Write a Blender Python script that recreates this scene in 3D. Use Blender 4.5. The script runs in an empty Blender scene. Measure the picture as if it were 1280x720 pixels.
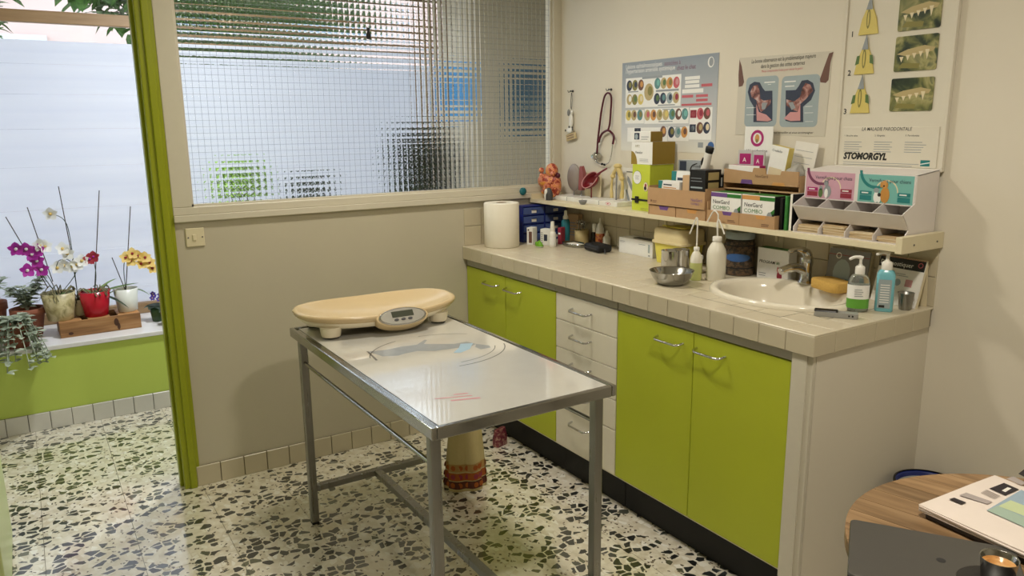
import bpy, math, random
from mathutils import Vector, Matrix, Euler
random.seed(7)
PI = math.pi
scene = bpy.context.scene
col = scene.collection

# ---------------------------------------------------------------- camera
CAM = Vector((-2.4815, -3.4108, 1.5476)); YAW, PITCH, ROLL, FPX = 0.56527, -0.20866, -0.01132, 956.9
_fw = Vector((math.sin(YAW)*math.cos(PITCH), math.cos(YAW)*math.cos(PITCH), math.sin(PITCH)))
_r0 = Vector((math.cos(YAW), -math.sin(YAW), 0)); _u0 = _r0.cross(_fw)
_R = _r0*math.cos(ROLL) + _u0*math.sin(ROLL); _U = _u0*math.cos(ROLL) - _r0*math.sin(ROLL)
cd = bpy.data.cameras.new('camera'); cam = bpy.data.objects.new('camera', cd); col.objects.link(cam)
cd.sensor_fit = 'HORIZONTAL'; cd.sensor_width = 36; cd.lens = 36*FPX/1280; cd.clip_start = .02
m3 = Matrix((_R, _U, -_fw)).transposed()
cam.matrix_world = Matrix.Translation(CAM) @ m3.to_4x4()
scene.camera = cam
# ---------------------------------------------------------------- sky, sun, exposure
w = bpy.data.worlds.new('World'); scene.world = w; w.use_nodes = True
bg = w.node_tree.nodes['Background']; bg.inputs[0].default_value = (0.80, 0.88, 1.0, 1); bg.inputs[1].default_value = 3.1
vs = scene.view_settings; vs.view_transform = 'Standard'; vs.look = 'None'; vs.gamma = 1; vs.use_curve_mapping = False
vs.exposure = 0.42

LAMPS = [(-1.2, -0.85, 12), (-1.35, -2.75, 16)]
LAMP_COL = (1.0, .925, .80); ENTRANCE_FILL_POWER = 27

def at(px, py, ax, val):
    """point where the sight line of a photo pixel meets the plane ax = val"""
    d = _fw + _R*((px-640)/FPX) + _U*((360-py)/FPX)
    i = 'xyz'.index(ax); t = (val-CAM[i])/d[i]
    return CAM + d*t

# ---------------------------------------------------------------- materials
MATS = {}
def lin(c):
    c = c/255
    return c/12.92 if c <= .04045 else ((c+.055)/1.055)**2.4
def rgb(*c): return tuple(lin(x) for x in c) + (1,)
def mat(name, c, rough=.5, metal=0, var=.06, scale=30, bump=0, spec=.5, trans=0, emit=0, coat=0, ior=1.45, sss=0):
    """principled material; a noise gives a little colour variation and fine relief"""
    if name in MATS: return MATS[name]
    m = bpy.data.materials.new(name); m.use_nodes = True; nt = m.node_tree; N = nt.nodes; L = nt.links
    b = N['Principled BSDF']; b.inputs['Roughness'].default_value = rough; b.inputs['Metallic'].default_value = metal
    b.inputs['Specular IOR Level'].default_value = spec; b.inputs['IOR'].default_value = ior
    b.inputs['Transmission Weight'].default_value = trans; b.inputs['Coat Weight'].default_value = coat
    col_ = rgb(*c); b.inputs['Base Color'].default_value = col_; m.diffuse_color = col_
    if emit:
        b.inputs['Emission Color'].default_value = col_; b.inputs['Emission Strength'].default_value = emit
    if var or bump:
        tc = N.new('ShaderNodeTexCoord'); nz = N.new('ShaderNodeTexNoise'); nz.inputs['Scale'].default_value = scale
        nz.inputs['Detail'].default_value = 4; L.new(tc.outputs['Object'], nz.inputs['Vector'])
        if var:
            mx = N.new('ShaderNodeMix'); mx.data_type = 'RGBA'
            mx.inputs[6].default_value = tuple(x*(1-var) for x in col_[:3])+(1,); mx.inputs[7].default_value = tuple(min(1, x*(1+var)) for x in col_[:3])+(1,)
            L.new(nz.outputs['Fac'], mx.inputs[0]); L.new(mx.outputs[2], b.inputs['Base Color'])
        if bump:
            bp = N.new('ShaderNodeBump'); bp.inputs['Strength'].default_value = bump; bp.inputs['Distance'].default_value = .002
            L.new(nz.outputs['Fac'], bp.inputs['Height']); L.new(bp.outputs['Normal'], b.inputs['Normal'])
    MATS[name] = m; return m
def node_mat(name):
    m = bpy.data.materials.new(name); m.use_nodes = True; MATS[name] = m
    return m, m.node_tree.nodes, m.node_tree.links, m.node_tree.nodes['Principled BSDF']
def ramp(N, stops, interp='LINEAR'):
    r = N.new('ShaderNodeValToRGB'); r.color_ramp.interpolation = interp; e = r.color_ramp.elements
    while len(e) < len(stops): e.new(.5)
    for k, (p, c) in enumerate(stops): e[k].position = p; e[k].color = c
    return r
def vec_scale(N, L, out, s):
    mp = N.new('ShaderNodeMapping'); mp.inputs['Scale'].default_value = s; L.new(out, mp.inputs['Vector']); return mp.outputs[0]
def mathn(N, L, op, a, b=None, clamp=False):
    n = N.new('ShaderNodeMath'); n.operation = op; n.use_clamp = clamp
    for i, x in enumerate((a, b)):
        if x is None: continue
        if isinstance(x, (int, float)): n.inputs[i].default_value = x
        else: L.new(x, n.inputs[i])
    return n.outputs[0]

def make_terrazzo():
    m, N, L, b = node_mat('terrazzo')
    g = N.new('ShaderNodeNewGeometry')
    nz = N.new('ShaderNodeTexNoise'); nz.inputs['Scale'].default_value = 26; nz.inputs['Detail'].default_value = 2
    L.new(g.outputs['Position'], nz.inputs['Vector'])
    vm = N.new('ShaderNodeVectorMath'); vm.operation = 'SCALE'; vm.inputs['Scale'].default_value = .016; L.new(nz.outputs['Color'], vm.inputs[0])
    va = N.new('ShaderNodeVectorMath'); va.operation = 'ADD'; L.new(g.outputs['Position'], va.inputs[0]); L.new(vm.outputs[0], va.inputs[1])
    flat = vec_scale(N, L, va.outputs[0], (1, 1, 0))
    def chips(scale, keep, gap, stretch):
        sv = vec_scale(N, L, flat, stretch)
        v1 = N.new('ShaderNodeTexVoronoi'); v1.voronoi_dimensions = '2D'; v1.inputs['Scale'].default_value = scale; L.new(sv, v1.inputs['Vector'])
        v2 = N.new('ShaderNodeTexVoronoi'); v2.voronoi_dimensions = '2D'; v2.feature = 'DISTANCE_TO_EDGE'; v2.inputs['Scale'].default_value = scale; L.new(sv, v2.inputs['Vector'])
        sp = N.new('ShaderNodeSeparateColor'); L.new(v1.outputs['Color'], sp.inputs[0])
        a = mathn(N, L, 'LESS_THAN', sp.outputs[0], keep)
        gg = mathn(N, L, 'MULTIPLY', sp.outputs[2], gap)
        e = mathn(N, L, 'GREATER_THAN', v2.outputs['Distance'], mathn(N, L, 'ADD', gg, .05))
        return mathn(N, L, 'MULTIPLY', a, e), sp.outputs[1]
    mask, rnd = chips(28, .36, .13, (1.0, 1.15, 1)); mask2, rnd2 = chips(95, .10, .12, (1.1, .9, 1)); mask3, rnd3 = chips(40, .5, .1, (1.2, .8, 1))
    n2 = N.new('ShaderNodeTexNoise'); n2.inputs['Scale'].default_value = 22; n2.inputs['Detail'].default_value = 5; L.new(g.outputs['Position'], n2.inputs['Vector'])
    base = ramp(N, [(.3, rgb(200, 190, 166)), (.5, rgb(222, 215, 196)), (.7, rgb(236, 231, 216))]); L.new(n2.outputs['Fac'], base.inputs[0])
    pale = ramp(N, [(0, rgb(214, 204, 180)), (1, rgb(240, 238, 228))]); L.new(rnd3, pale.inputs[0])
    dark = ramp(N, [(0, rgb(20, 22, 24)), (.6, rgb(40, 44, 44)), (.85, rgb(62, 66, 60)), (1, rgb(96, 96, 74))]); L.new(rnd, dark.inputs[0])
    drk2 = ramp(N, [(0, rgb(70, 60, 48)), (1, rgb(120, 104, 80))]); L.new(rnd2, drk2.inputs[0])
    cur = base.outputs[0]
    for mk, c in ((mask3, pale.outputs[0]), (mask2, drk2.outputs[0]), (mask, dark.outputs[0])):
        mx = N.new('ShaderNodeMix'); mx.data_type = 'RGBA'; L.new(mk, mx.inputs[0]); L.new(cur, mx.inputs[6]); L.new(c, mx.inputs[7]); cur = mx.outputs[2]
    L.new(cur, b.inputs['Base Color']); b.inputs['Roughness'].default_value = .3; b.inputs['Specular IOR Level'].default_value = .5; b.inputs['Coat Weight'].default_value = 1; b.inputs['Coat Roughness'].default_value = .1; b.inputs['Coat IOR'].default_value = 1.9
make_terrazzo()

def make_wired_glass():
    m, N, L, b = node_mat('wired_glass')
    N.remove(b); gl = N.new('ShaderNodeBsdfRefraction'); gl.inputs['IOR'].default_value = 1.45; gl.inputs['Roughness'].default_value = .05
    gl.inputs['Color'].default_value = (.99, 1, .995, 1)
    g = N.new('ShaderNodeNewGeometry'); sx = N.new('ShaderNodeSeparateXYZ'); L.new(g.outputs['Position'], sx.inputs[0])
    nz = N.new('ShaderNodeTexNoise'); nz.inputs['Scale'].default_value = 120; nz.inputs['Detail'].default_value = 1; L.new(g.outputs['Position'], nz.inputs['Vector'])
    sn = N.new('ShaderNodeSeparateColor'); L.new(nz.outputs['Color'], sn.inputs[0])
    def saw(o, r, off):
        f = mathn(N, L, 'FRACT', mathn(N, L, 'ADD', mathn(N, L, 'DIVIDE', o, .0262), off))
        f = mathn(N, L, 'SUBTRACT', f, .5)
        j = mathn(N, L, 'MULTIPLY', mathn(N, L, 'SUBTRACT', r, .5), .05)
        return mathn(N, L, 'MULTIPLY', mathn(N, L, 'ADD', mathn(N, L, 'MULTIPLY', f, .15), j), mathn(N, L, 'SUBTRACT', 1, mathn(N, L, 'MULTIPLY', g.outputs['Backfacing'], 2)))
    cb = N.new('ShaderNodeCombineXYZ'); L.new(saw(sx.outputs[0], sn.outputs[0], 100), cb.inputs[0]); L.new(saw(sx.outputs[2], sn.outputs[1], 100), cb.inputs[2])
    ad = N.new('ShaderNodeVectorMath'); ad.operation = 'ADD'; L.new(g.outputs['Normal'], ad.inputs[0]); L.new(cb.outputs[0], ad.inputs[1])
    nm = N.new('ShaderNodeVectorMath'); nm.operation = 'NORMALIZE'; L.new(ad.outputs[0], nm.inputs[0]); L.new(nm.outputs[0], gl.inputs['Normal'])
    gs = N.new('ShaderNodeBsdfGlossy'); gs.inputs['Roughness'].default_value = .1; L.new(nm.outputs[0], gs.inputs['Normal'])
    ms = N.new('ShaderNodeMixShader'); ms.inputs[0].default_value = .03; L.new(gl.outputs[0], ms.inputs[1]); L.new(gs.outputs[0], ms.inputs[2]); L.new(ms.outputs[0], N['Material Output'].inputs[0])
make_wired_glass()

def make_film():
    m, N, L, b = node_mat('frosted_film'); N.remove(b)
    tl = N.new('ShaderNodeBsdfTranslucent'); tl.inputs[0].default_value = (.90, .91, .96, 1)
    df = N.new('ShaderNodeBsdfDiffuse'); df.inputs[0].default_value = (.85, .86, .88, 1)
    nz = N.new('ShaderNodeTexNoise'); nz.inputs['Scale'].default_value = 3; r = ramp(N, [(.3, (.84, .86, .93, 1)), (.7, (.93, .94, .98, 1))]); L.new(nz.outputs['Fac'], r.inputs[0]); L.new(r.outputs[0], tl.inputs[0])
    mx = N.new('ShaderNodeMixShader'); mx.inputs[0].default_value = .22; L.new(tl.outputs[0], mx.inputs[1]); L.new(df.outputs[0], mx.inputs[2])
    L.new(mx.outputs[0], N['Material Output'].inputs[0])
make_film()
def make_clear():
    m, N, L, b = node_mat('clear_glass'); N.remove(b)
    t = N.new('ShaderNodeBsdfTransparent'); t.inputs[0].default_value = (.95, .97, .97, 1); g = N.new('ShaderNodeBsdfGlossy'); g.inputs['Roughness'].default_value = .02
    fr = N.new('ShaderNodeFresnel'); fr.inputs[0].default_value = 1.3; mx = N.new('ShaderNodeMixShader'); L.new(fr.outputs[0], mx.inputs[0]); L.new(t.outputs[0], mx.inputs[1]); L.new(g.outputs[0], mx.inputs[2])
    L.new(mx.outputs[0], N['Material Output'].inputs[0])
make_clear()
def make_wood(name, c0, c1, c2, sc, rough, axis):
    m, N, L, b = node_mat(name); tc = N.new('ShaderNodeTexCoord'); oi = N.new('ShaderNodeObjectInfo')
    s = [sc*6]*3; s[axis] = sc*.5
    va = N.new('ShaderNodeVectorMath'); va.operation = 'ADD'; L.new(tc.outputs['Object'], va.inputs[0])
    cb = N.new('ShaderNodeCombineXYZ'); L.new(mathn(N, L, 'MULTIPLY', oi.outputs['Random'], 7), cb.inputs[axis]); L.new(cb.outputs[0], va.inputs[1])
    nz = N.new('ShaderNodeTexNoise'); nz.inputs['Scale'].default_value = 1; nz.inputs['Detail'].default_value = 6; L.new(vec_scale(N, L, va.outputs[0], s), nz.inputs['Vector'])
    r = ramp(N, [(.3, rgb(*c0)), (.5, rgb(*c1)), (.72, rgb(*c2))]); L.new(nz.outputs['Fac'], r.inputs[0])
    hs = N.new('ShaderNodeHueSaturation'); L.new(r.outputs[0], hs.inputs['Color']); L.new(mathn(N, L, 'ADD', mathn(N, L, 'MULTIPLY', oi.outputs['Random'], .5), .75), hs.inputs['Value'])
    L.new(hs.outputs[0], b.inputs['Base Color']); b.inputs['Roughness'].default_value = rough
make_wood('table_wood', (110, 84, 56), (142, 112, 78), (164, 134, 98), 9, .45, 1)
make_wood('box_wood', (140, 98, 56), (176, 128, 78), (196, 150, 100), 9, .6, 0)
make_wood('frame_wood', (112, 88, 60), (138, 112, 80), (150, 124, 92), 5, .5, 0)
def make_stainless(name, rough, scl, c=(168, 168, 164)):
    m, N, L, b = node_mat(name); tc = N.new('ShaderNodeTexCoord')
    nz = N.new('ShaderNodeTexNoise'); nz.inputs['Scale'].default_value = 1; nz.inputs['Detail'].default_value = 5; L.new(vec_scale(N, L, tc.outputs['Object'], scl), nz.inputs['Vector'])
    r = ramp(N, [(.3, (rough*.6,)*3+(1,)), (.7, (rough*1.4,)*3+(1,))]); L.new(nz.outputs['Fac'], r.inputs[0]); L.new(r.outputs[0], b.inputs['Roughness'])
    b.inputs['Base Color'].default_value = rgb(*c); b.inputs['Metallic'].default_value = 1
make_stainless('steel', .15, (14, 14, 14)); make_stainless('steel_brushed', .34, (60, 60, 4), (150, 149, 144)); make_stainless('chrome', .09, (20, 20, 20), (205, 205, 205))
def make_foliage(name, a, b_, rough=.5):
    m, N, L, b = node_mat(name); tc = N.new('ShaderNodeTexCoord'); nz = N.new('ShaderNodeTexNoise'); nz.inputs['Scale'].default_value = 14; L.new(tc.outputs['Object'], nz.inputs['Vector'])
    r = ramp(N, [(.3, rgb(*a)), (.7, rgb(*b_))]); L.new(nz.outputs['Fac'], r.inputs[0]); L.new(r.outputs[0], b.inputs['Base Color']); b.inputs['Roughness'].default_value = rough
    b.inputs['Subsurface Weight'].default_value = 0
    tl = N.new('ShaderNodeBsdfTranslucent'); L.new(r.outputs[0], tl.inputs[0]); mx = N.new('ShaderNodeMixShader'); mx.inputs[0].default_value = .3
    L.new(b.outputs[0], mx.inputs[1]); L.new(tl.outputs[0], mx.inputs[2]); L.new(mx.outputs[0], N['Material Output'].inputs[0])
make_foliage('leaf_green', (70, 104, 40), (128, 158, 76)); make_foliage('leaf_dark', (40, 58, 44), (74, 92, 70)); make_foliage('leaf_silver', (136, 150, 128), (196, 206, 186), .8)
make_foliage('leaf_tree', (44, 74, 30), (92, 128, 60)); make_foliage('petal_purple', (150, 20, 140), (196, 60, 180)); make_foliage('petal_white', (226, 228, 222), (250, 250, 248))
make_foliage('petal_yellow', (226, 190, 90), (246, 224, 150)); make_foliage('petal_red', (150, 30, 44), (190, 70, 84)); make_foliage('petal_violet', (60, 40, 130), (96, 70, 180)); make_foliage('leaf_bright', (140, 186, 70), (176, 214, 110)); make_foliage('root_grey', (112, 106, 84), (160, 156, 120), .8)
def make_ramp_z(name, stops, rough=.4, axis=2, z0=0, z1=1):
    """a printed colour run along one axis of the sheet itself"""
    m, N, L, b = node_mat(name); tc = N.new('ShaderNodeTexCoord'); s = N.new('ShaderNodeSeparateXYZ'); L.new(tc.outputs['Object'], s.inputs[0])
    mr = N.new('ShaderNodeMapRange'); mr.inputs[1].default_value = z0; mr.inputs[2].default_value = z1; L.new(s.outputs[axis], mr.inputs[0])
    r = ramp(N, [(p, rgb(*c)) for p, c in stops]); L.new(mr.outputs[0], r.inputs[0]); L.new(r.outputs[0], b.inputs['Base Color']); b.inputs['Roughness'].default_value = rough
def make_blotch(name, cols, scale, rough=.4, lo=.3, hi=.7):
    """printed photograph or mottled surface: noise through several colours"""
    m, N, L, b = node_mat(name); tc = N.new('ShaderNodeTexCoord'); nz = N.new('ShaderNodeTexNoise'); nz.inputs['Scale'].default_value = scale; nz.inputs['Detail'].default_value = 3; nz.inputs['Distortion'].default_value = .6
    L.new(tc.outputs['Object'], nz.inputs['Vector']); n = len(cols)
    r = ramp(N, [(lo+(hi-lo)*i/(n-1), rgb(*c)) for i, c in enumerate(cols)]); L.new(nz.outputs['Fac'], r.inputs[0]); L.new(r.outputs[0], b.inputs['Base Color']); b.inputs['Roughness'].default_value = rough
make_blotch('dental_photo', [(22, 34, 26), (52, 66, 44), (120, 122, 72), (168, 162, 110), (60, 80, 60)], 16)
make_blotch('marble_pot', [(120, 112, 70), (168, 158, 112), (198, 188, 146), (140, 130, 84)], 18)
make_blotch('organs', [(150, 50, 40), (206, 120, 60), (226, 160, 120), (196, 90, 100), (214, 150, 60)], 60, .4, .42, .58)
make_blotch('kibble', [(56, 38, 26), (110, 78, 52), (150, 112, 76)], 70, .7, .42, .6)
make_blotch('canal', [(60, 40, 40), (120, 70, 64), (168, 120, 110), (200, 180, 176)], 40)

M_ = mat
M_('wall_paint', (222, 215, 198), .6, var=.03, scale=3, bump=.15)
M_('partition_paint', (194, 187, 166), .5, var=.04, scale=4, bump=.1)
M_('frame_paint', (208, 202, 184), .4, var=.03)
M_('ceiling_paint', (228, 224, 214), .7, var=.02)
M_('green_jamb', (150, 158, 30), .3, var=.06, scale=8, bump=.2)
M_('green_wall', (184, 204, 92), .5, var=.04, scale=4, bump=.1)
M_('green_pale', (196, 210, 150), .3, var=.04)
M_('green_door', (176, 186, 46), .38, var=.05, scale=5, bump=.08)
M_('white_front', (226, 220, 200), .4, var=.03)
M_('tile', (196, 186, 160), .26, var=.05, scale=9)
M_('tile_top', (206, 196, 172), .3, var=.06, scale=7)
M_('tile_white', (212, 210, 200), .28, var=.04, scale=9)
M_('grout', (120, 112, 96), .9)
M_('grey_rail', (176, 172, 158), .5)
M_('black', (18, 18, 20), .4); M_('rubber', (26, 26, 28), .6); M_('ink', (38, 36, 38), .6, var=0)
M_('white_plastic', (232, 230, 222), .35, var=.02); M_('white_paper', (234, 231, 222), .6, var=.03)
M_('ceramic', (228, 221, 203), .12, var=.03, scale=4); M_('cream', (200, 178, 138), .2, var=.02, scale=6)
M_('shelf_paint', (222, 212, 180), .4, var=.05, scale=12); M_('cardboard', (184, 148, 108), .75, var=.08, scale=40); M_('cardboard_light', (202, 170, 130), .75, var=.06)
M_('lcd', (70, 74, 62), .25); M_('silver', (176, 176, 172), .3, metal=.6); M_('dark_grey', (70, 70, 72), .5); M_('mid_grey', (130, 130, 130), .5); M_('light_grey', (192, 192, 190), .5)
# ---------------------------------------------------------------- geometry helpers
class MB:
    def __init__(s): s.v = []; s.f = []; s.m = []; s.s = []
    def add(s, vs_, fs, m, smooth=False, M=None):
        o = len(s.v)
        s.v += [tuple(M @ Vector(p)) for p in vs_] if M is not None else [tuple(p) for p in vs_]
        for f in fs: s.f.append(tuple(i+o for i in f)); s.m.append(m); s.s.append(smooth)
        return s
    def box(s, c, d, m, M=None):
        x, y, z = c; a, b, h = d[0]/2, d[1]/2, d[2]/2
        vs_ = [(x+i*a, y+j*b, z+k*h) for k in (-1, 1) for j in (-1, 1) for i in (-1, 1)]
        return s.add(vs_, [(0, 2, 3, 1), (4, 5, 7, 6), (0, 1, 5, 4), (2, 6, 7, 3), (0, 4, 6, 2), (1, 3, 7, 5)], m, False, M)
    def span(s, a, b, m, M=None):
        return s.box([(p+q)/2 for p, q in zip(a, b)], [abs(q-p) for p, q in zip(a, b)], m, M)
    def lathe(s, prof, m, c=(0, 0, 0), n=24, sx=1, sy=1, cap0=True, cap1=True, M=None, smooth=True):
        vs_ = []; fs = []
        for r, z in prof:
            for k in range(n):
                a = 2*PI*k/n; vs_.append((c[0]+r*sx*math.cos(a), c[1]+r*sy*math.sin(a), c[2]+z))
        for i in range(len(prof)-1):
            for k in range(n):
                k2 = (k+1) % n; fs.append((i*n+k, i*n+k2, (i+1)*n+k2, (i+1)*n+k))
        s.add(vs_, fs, m, smooth, M)
        if cap0: s.add(vs_[:n], [tuple(range(n))[::-1]], m, False, M)
        if cap1: s.add(vs_[-n:], [tuple(range(n))], m, False, M)
        return s
    def tube(s, pts, r, m, n=8, closed=False, cap=True):
        P = [Vector(p) for p in pts]; k = len(P); rr = r if isinstance(r, (list, tuple)) else [r]*k
        vs_ = []; fs = []; up = None
        for i in range(k):
            a = P[(i-1) % k] if (closed or i > 0) else P[i]; b = P[(i+1) % k] if (closed or i < k-1) else P[i]
            t = (b-a).normalized() if (b-a).length > 1e-9 else Vector((0, 0, 1))
            if up is None: up = Vector((0, 0, 1)) if abs(t.z) < .9 else Vector((1, 0, 0))
            x = t.cross(up)
            if x.length < 1e-5: x = t.cross(Vector((1, 0, 0)))
            x.normalize(); y = x.cross(t).normalized(); up = y
            for j in range(n):
                q = 2*PI*j/n; vs_.append(P[i] + (x*math.cos(q) + y*math.sin(q))*rr[i])
        for i in range(k if closed else k-1):
            i2 = (i+1) % k
            for j in range(n):
                j2 = (j+1) % n; fs.append((i*n+j, i2*n+j, i2*n+j2, i*n+j2))
        s.add(vs_, fs, m, True)
        if cap and not closed:
            s.add(vs_[:n], [tuple(range(n))], m); s.add(vs_[-n:], [tuple(range(n))[::-1]], m)
        return s
    def prism(s, poly, d0, d1, m, plane='xz', M=None, smooth=False):
        def P(a, b, d): return {'xz': (a, d, b), 'xy': (a, b, d), 'yz': (d, a, b)}[plane]
        n = len(poly); vs_ = [P(a, b, d0) for a, b in poly] + [P(a, b, d1) for a, b in poly]
        s.add(vs_, [tuple(range(n))[::-1], tuple(range(n, 2*n))], m, False, M)
        return s.add(vs_, [(i, (i+1) % n, n+(i+1) % n, n+i) for i in range(n)], m, smooth, M)
    def ell(s, c, r, m, nu=16, nv=10, M=None):
        vs_ = []; fs = []
        for i in range(nv+1):
            t = PI*i/nv
            for k in range(nu):
                a = 2*PI*k/nu; vs_.append((c[0]+r[0]*math.sin(t)*math.cos(a), c[1]+r[1]*math.sin(t)*math.sin(a), c[2]-r[2]*math.cos(t)))
        for i in range(nv):
            for k in range(nu):
                k2 = (k+1) % nu; fs.append((i*nu+k, i*nu+k2, (i+1)*nu+k2, (i+1)*nu+k))
        return s.add(vs_, fs, m, True, M)
    # flat print on a sheet standing in local X (right) and Z (up), seen from -Y
    def rect(s, u0, v0, u1, v1, y, m): return s.add([(u0, y, v0), (u1, y, v0), (u1, y, v1), (u0, y, v1)], [(0, 1, 2, 3)], m)
    def disc(s, u, v, ru, rv, y, m, n=14): return s.add([(u+ru*math.cos(2*PI*k/n), y, v+rv*math.sin(2*PI*k/n)) for k in range(n)], [tuple(range(n))], m)
    def poly(s, pts, y, m): return s.add([(a, y, b) for a, b in pts], [tuple(range(len(pts)))], m)
    def arc(s, u, v, r0, r1, a0, a1, y, m, n=14):
        P = [a0+(a1-a0)*k/n for k in range(n+1)]
        vs_ = [(u+r1*math.cos(a), y, v+r1*math.sin(a)) for a in P] + [(u+r0*math.cos(a), y, v+r0*math.sin(a)) for a in P]
        return s.add(vs_, [(k, n+1+k, n+2+k, k+1) for k in range(n)], m)
    def text(s, t, size, u, v, y, m, width=None, bold=0, shear=0, align='LEFT', M=None):
        c = bpy.data.curves.new('t', 'FONT'); c.body = t; c.size = 1; c.resolution_u = 2; c.shear = shear; c.offset = bold; c.align_x = 'LEFT'
        o = bpy.data.objects.new('t', c); me = o.to_mesh()
        P = [p.co.copy() for p in me.vertices]; F = [tuple(p.vertices) for p in me.polygons]
        o.to_mesh_clear(); bpy.data.objects.remove(o); bpy.data.curves.remove(c)
        if not P: return s
        x0 = min(p.x for p in P); x1 = max(p.x for p in P); k = size*1.35
        kx = width/(x1-x0) if width else k
        off = {'LEFT': 0, 'CENTER': .5, 'RIGHT': 1}[align]*(x1-x0)*kx
        return s.add([(u+(p.x-x0)*kx-off, y, v+p.y*k) for p in P], F, m, False, M)
    def lines(s, u0, v0, u1, v1, n, y, m, th=.35):
        h = (v1-v0)/n
        for i in range(n): s.rect(u0, v0+h*i, u0+(u1-u0)*random.uniform(.75, 1), v0+h*(i+th), y, m)
        return s
    def build(s, name, parent=None, bevel=0, seg=2, subsurf=0, solid=0, M=None):
        me = bpy.data.meshes.new(name); me.from_pydata(s.v, [], s.f)
        names = list(dict.fromkeys(s.m))
        for n in names: me.materials.append(MATS[n])
        me.polygons.foreach_set('material_index', [names.index(n) for n in s.m]); me.polygons.foreach_set('use_smooth', s.s); me.update()
        o = bpy.data.objects.new(name, me); col.objects.link(o); o.parent = parent
        if M is not None: o.matrix_local = M
        if bevel:
            b = o.modifiers.new('bevel', 'BEVEL'); b.width = bevel; b.segments = seg; b.limit_method = 'ANGLE'; b.angle_limit = math.radians(50)
        if solid:
            b = o.modifiers.new('solid', 'SOLIDIFY'); b.thickness = solid
        if subsurf:
            b = o.modifiers.new('subsurf', 'SUBSURF'); b.levels = b.render_levels = subsurf
        return o
def tag(o, label, cat, group=None):
    o['label'] = label; o['category'] = cat
    if group: o['group'] = group
    return o
def thing(name, label, cat, loc, rz=-PI/2, group=None):
    """an Empty at the thing's base; at rz = -90 deg local X runs to the right along the long wall, local Y into that wall"""
    o = bpy.data.objects.new(name, None); col.objects.link(o); o.empty_display_size = .05
    o.location = loc; o.rotation_euler = (0, 0, rz); return tag(o, label, cat, group)
def struct(o): o['kind'] = 'structure'; return o
def stuff(o): o['kind'] = 'stuff'; return o
def dup_mesh(o, loc, parent, name=None):
    c = o.copy(); col.objects.link(c); c.parent = parent; c.location = loc; return c
RX = lambda a: Matrix.Rotation(a, 4, 'X'); RY = lambda a: Matrix.Rotation(a, 4, 'Y'); RZ = lambda a: Matrix.Rotation(a, 4, 'Z'); TR = lambda *p: Matrix.Translation(p)
def spline(pts, n=8):
    P = [Vector(p) for p in pts]; out = []
    for i in range(len(P)-1):
        a, b, c, d = P[max(i-1, 0)], P[i], P[i+1], P[min(i+2, len(P)-1)]
        for k in range(n):
            t = k/n; out.append(.5*((2*b)+(c-a)*t+(2*a-5*b+4*c-d)*t*t+(3*b-a-3*c+d)*t**3))
    return out+[P[-1]]

# ---------------------------------------------------------------- the room
CEIL = 2.55; XL = -3.4; YB = -4.6; WY = 1.15; WINY = 1.65; XR2 = 1.3; WX1 = .11; DOOR0, DOOR1 = -2.72, -2.035
floor = struct(MB().span((XL, YB, -.1), (XR2, WINY, -.006), 'grout').build('floor'))
tile_me = MB().span((-.1517, -.1517, -.006), (.1517, .1517, 0), 'terrazzo').build('floor_tile', floor)
P = .305; first = True
ix = [k for k in range(-8, 8)]; iy = [k for k in range(-13, 4)]
for i in ix:
    for j in iy:
        cx, cy = -1.05-P*(i+.5), -.035+P*(j+.5)
        if not (XL-.1 < cx < XR2+.1 and YB < cy < WY+.1): continue
        if cx > 0 and cy < .05: continue
        sx0 = 1
        if first: tile_me.location = (cx, cy, 0); first = False
        else: dup_mesh(tile_me, (cx, cy, 0), floor)
struct(MB().span((XL-.1, YB-.1, CEIL), (XR2+.1, WINY+.1, CEIL+.1), 'ceiling_paint').build('ceiling'))
wall_right = struct(MB().span((0, YB, 0), (.1, .0, CEIL), 'wall_paint').build('wall_right'))
struct(MB().span((XL-.1, YB, 0), (XL, WINY+.1, CEIL), 'wall_paint').build('wall_left'))
struct(MB().span((XL-.1, YB-.1, 0), (.1, YB, CEIL), 'wall_paint').build('wall_back'))
struct(MB().span((XR2, 0.06, 0), (XR2+.1, WINY+.1, CEIL), 'wall_paint').build('wall_entrance_side'))
# partition: lower panel, wired glass above it, wall beside and over the door opening
YP0, YP1 = 0.0, .06; GX0, GX1, GZ0, GZ1 = -1.895, -.05, 1.232, 2.36
wp = MB(); wp.span((-1.97, YP0, 0), (0, YP1, 1.172), 'partition_paint')
wp.span((-1.97, YP0-.004, 2.42), (0, YP1, CEIL), 'partition_paint'); wp.span((0, YP0, 0), (XR2, YP1, CEIL), 'wall_paint')
wp.span((XL, YP0, 0), (DOOR0-.04, YP1, CEIL), 'partition_paint'); wp.span((DOOR0-.04, YP0, 2.3), (-1.97, YP1, CEIL), 'partition_paint')
wall_part = struct(wp.build('wall_partition'))
win = MB()
win.span((-1.97, -.012, GZ0-.032), (0, .065, GZ0), 'frame_paint'); win.span((-1.97, -.022, 1.172), (-.205, .065, GZ0-.032), 'frame_paint'); win.span((-.205, -.012, 1.172), (0, .065, GZ0-.032), 'frame_paint')
win.span((-1.97, -.012, GZ0), (GX0, .065, 2.42), 'frame_paint'); win.span((GX1, -.012, GZ0), (0, .065, 2.42), 'frame_paint'); win.span((GX0, -.012, GZ1), (GX1, .065, 2.42), 'frame_paint')
window_1 = struct(win.build('window_1', bevel=.003))
gb = MB()
for a, b in (((GX0, .004, GZ0), (GX1, .014, GZ0+.01)), ((GX0, .004, GZ1-.01), (GX1, .014, GZ1)), ((GX0, .004, GZ0), (GX0+.01, .014, GZ1)), ((GX1-.01, .004, GZ0), (GX1, .014, GZ1))): gb.span(a, b, 'frame_paint')
gb.build('glazing_bead', window_1)
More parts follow.
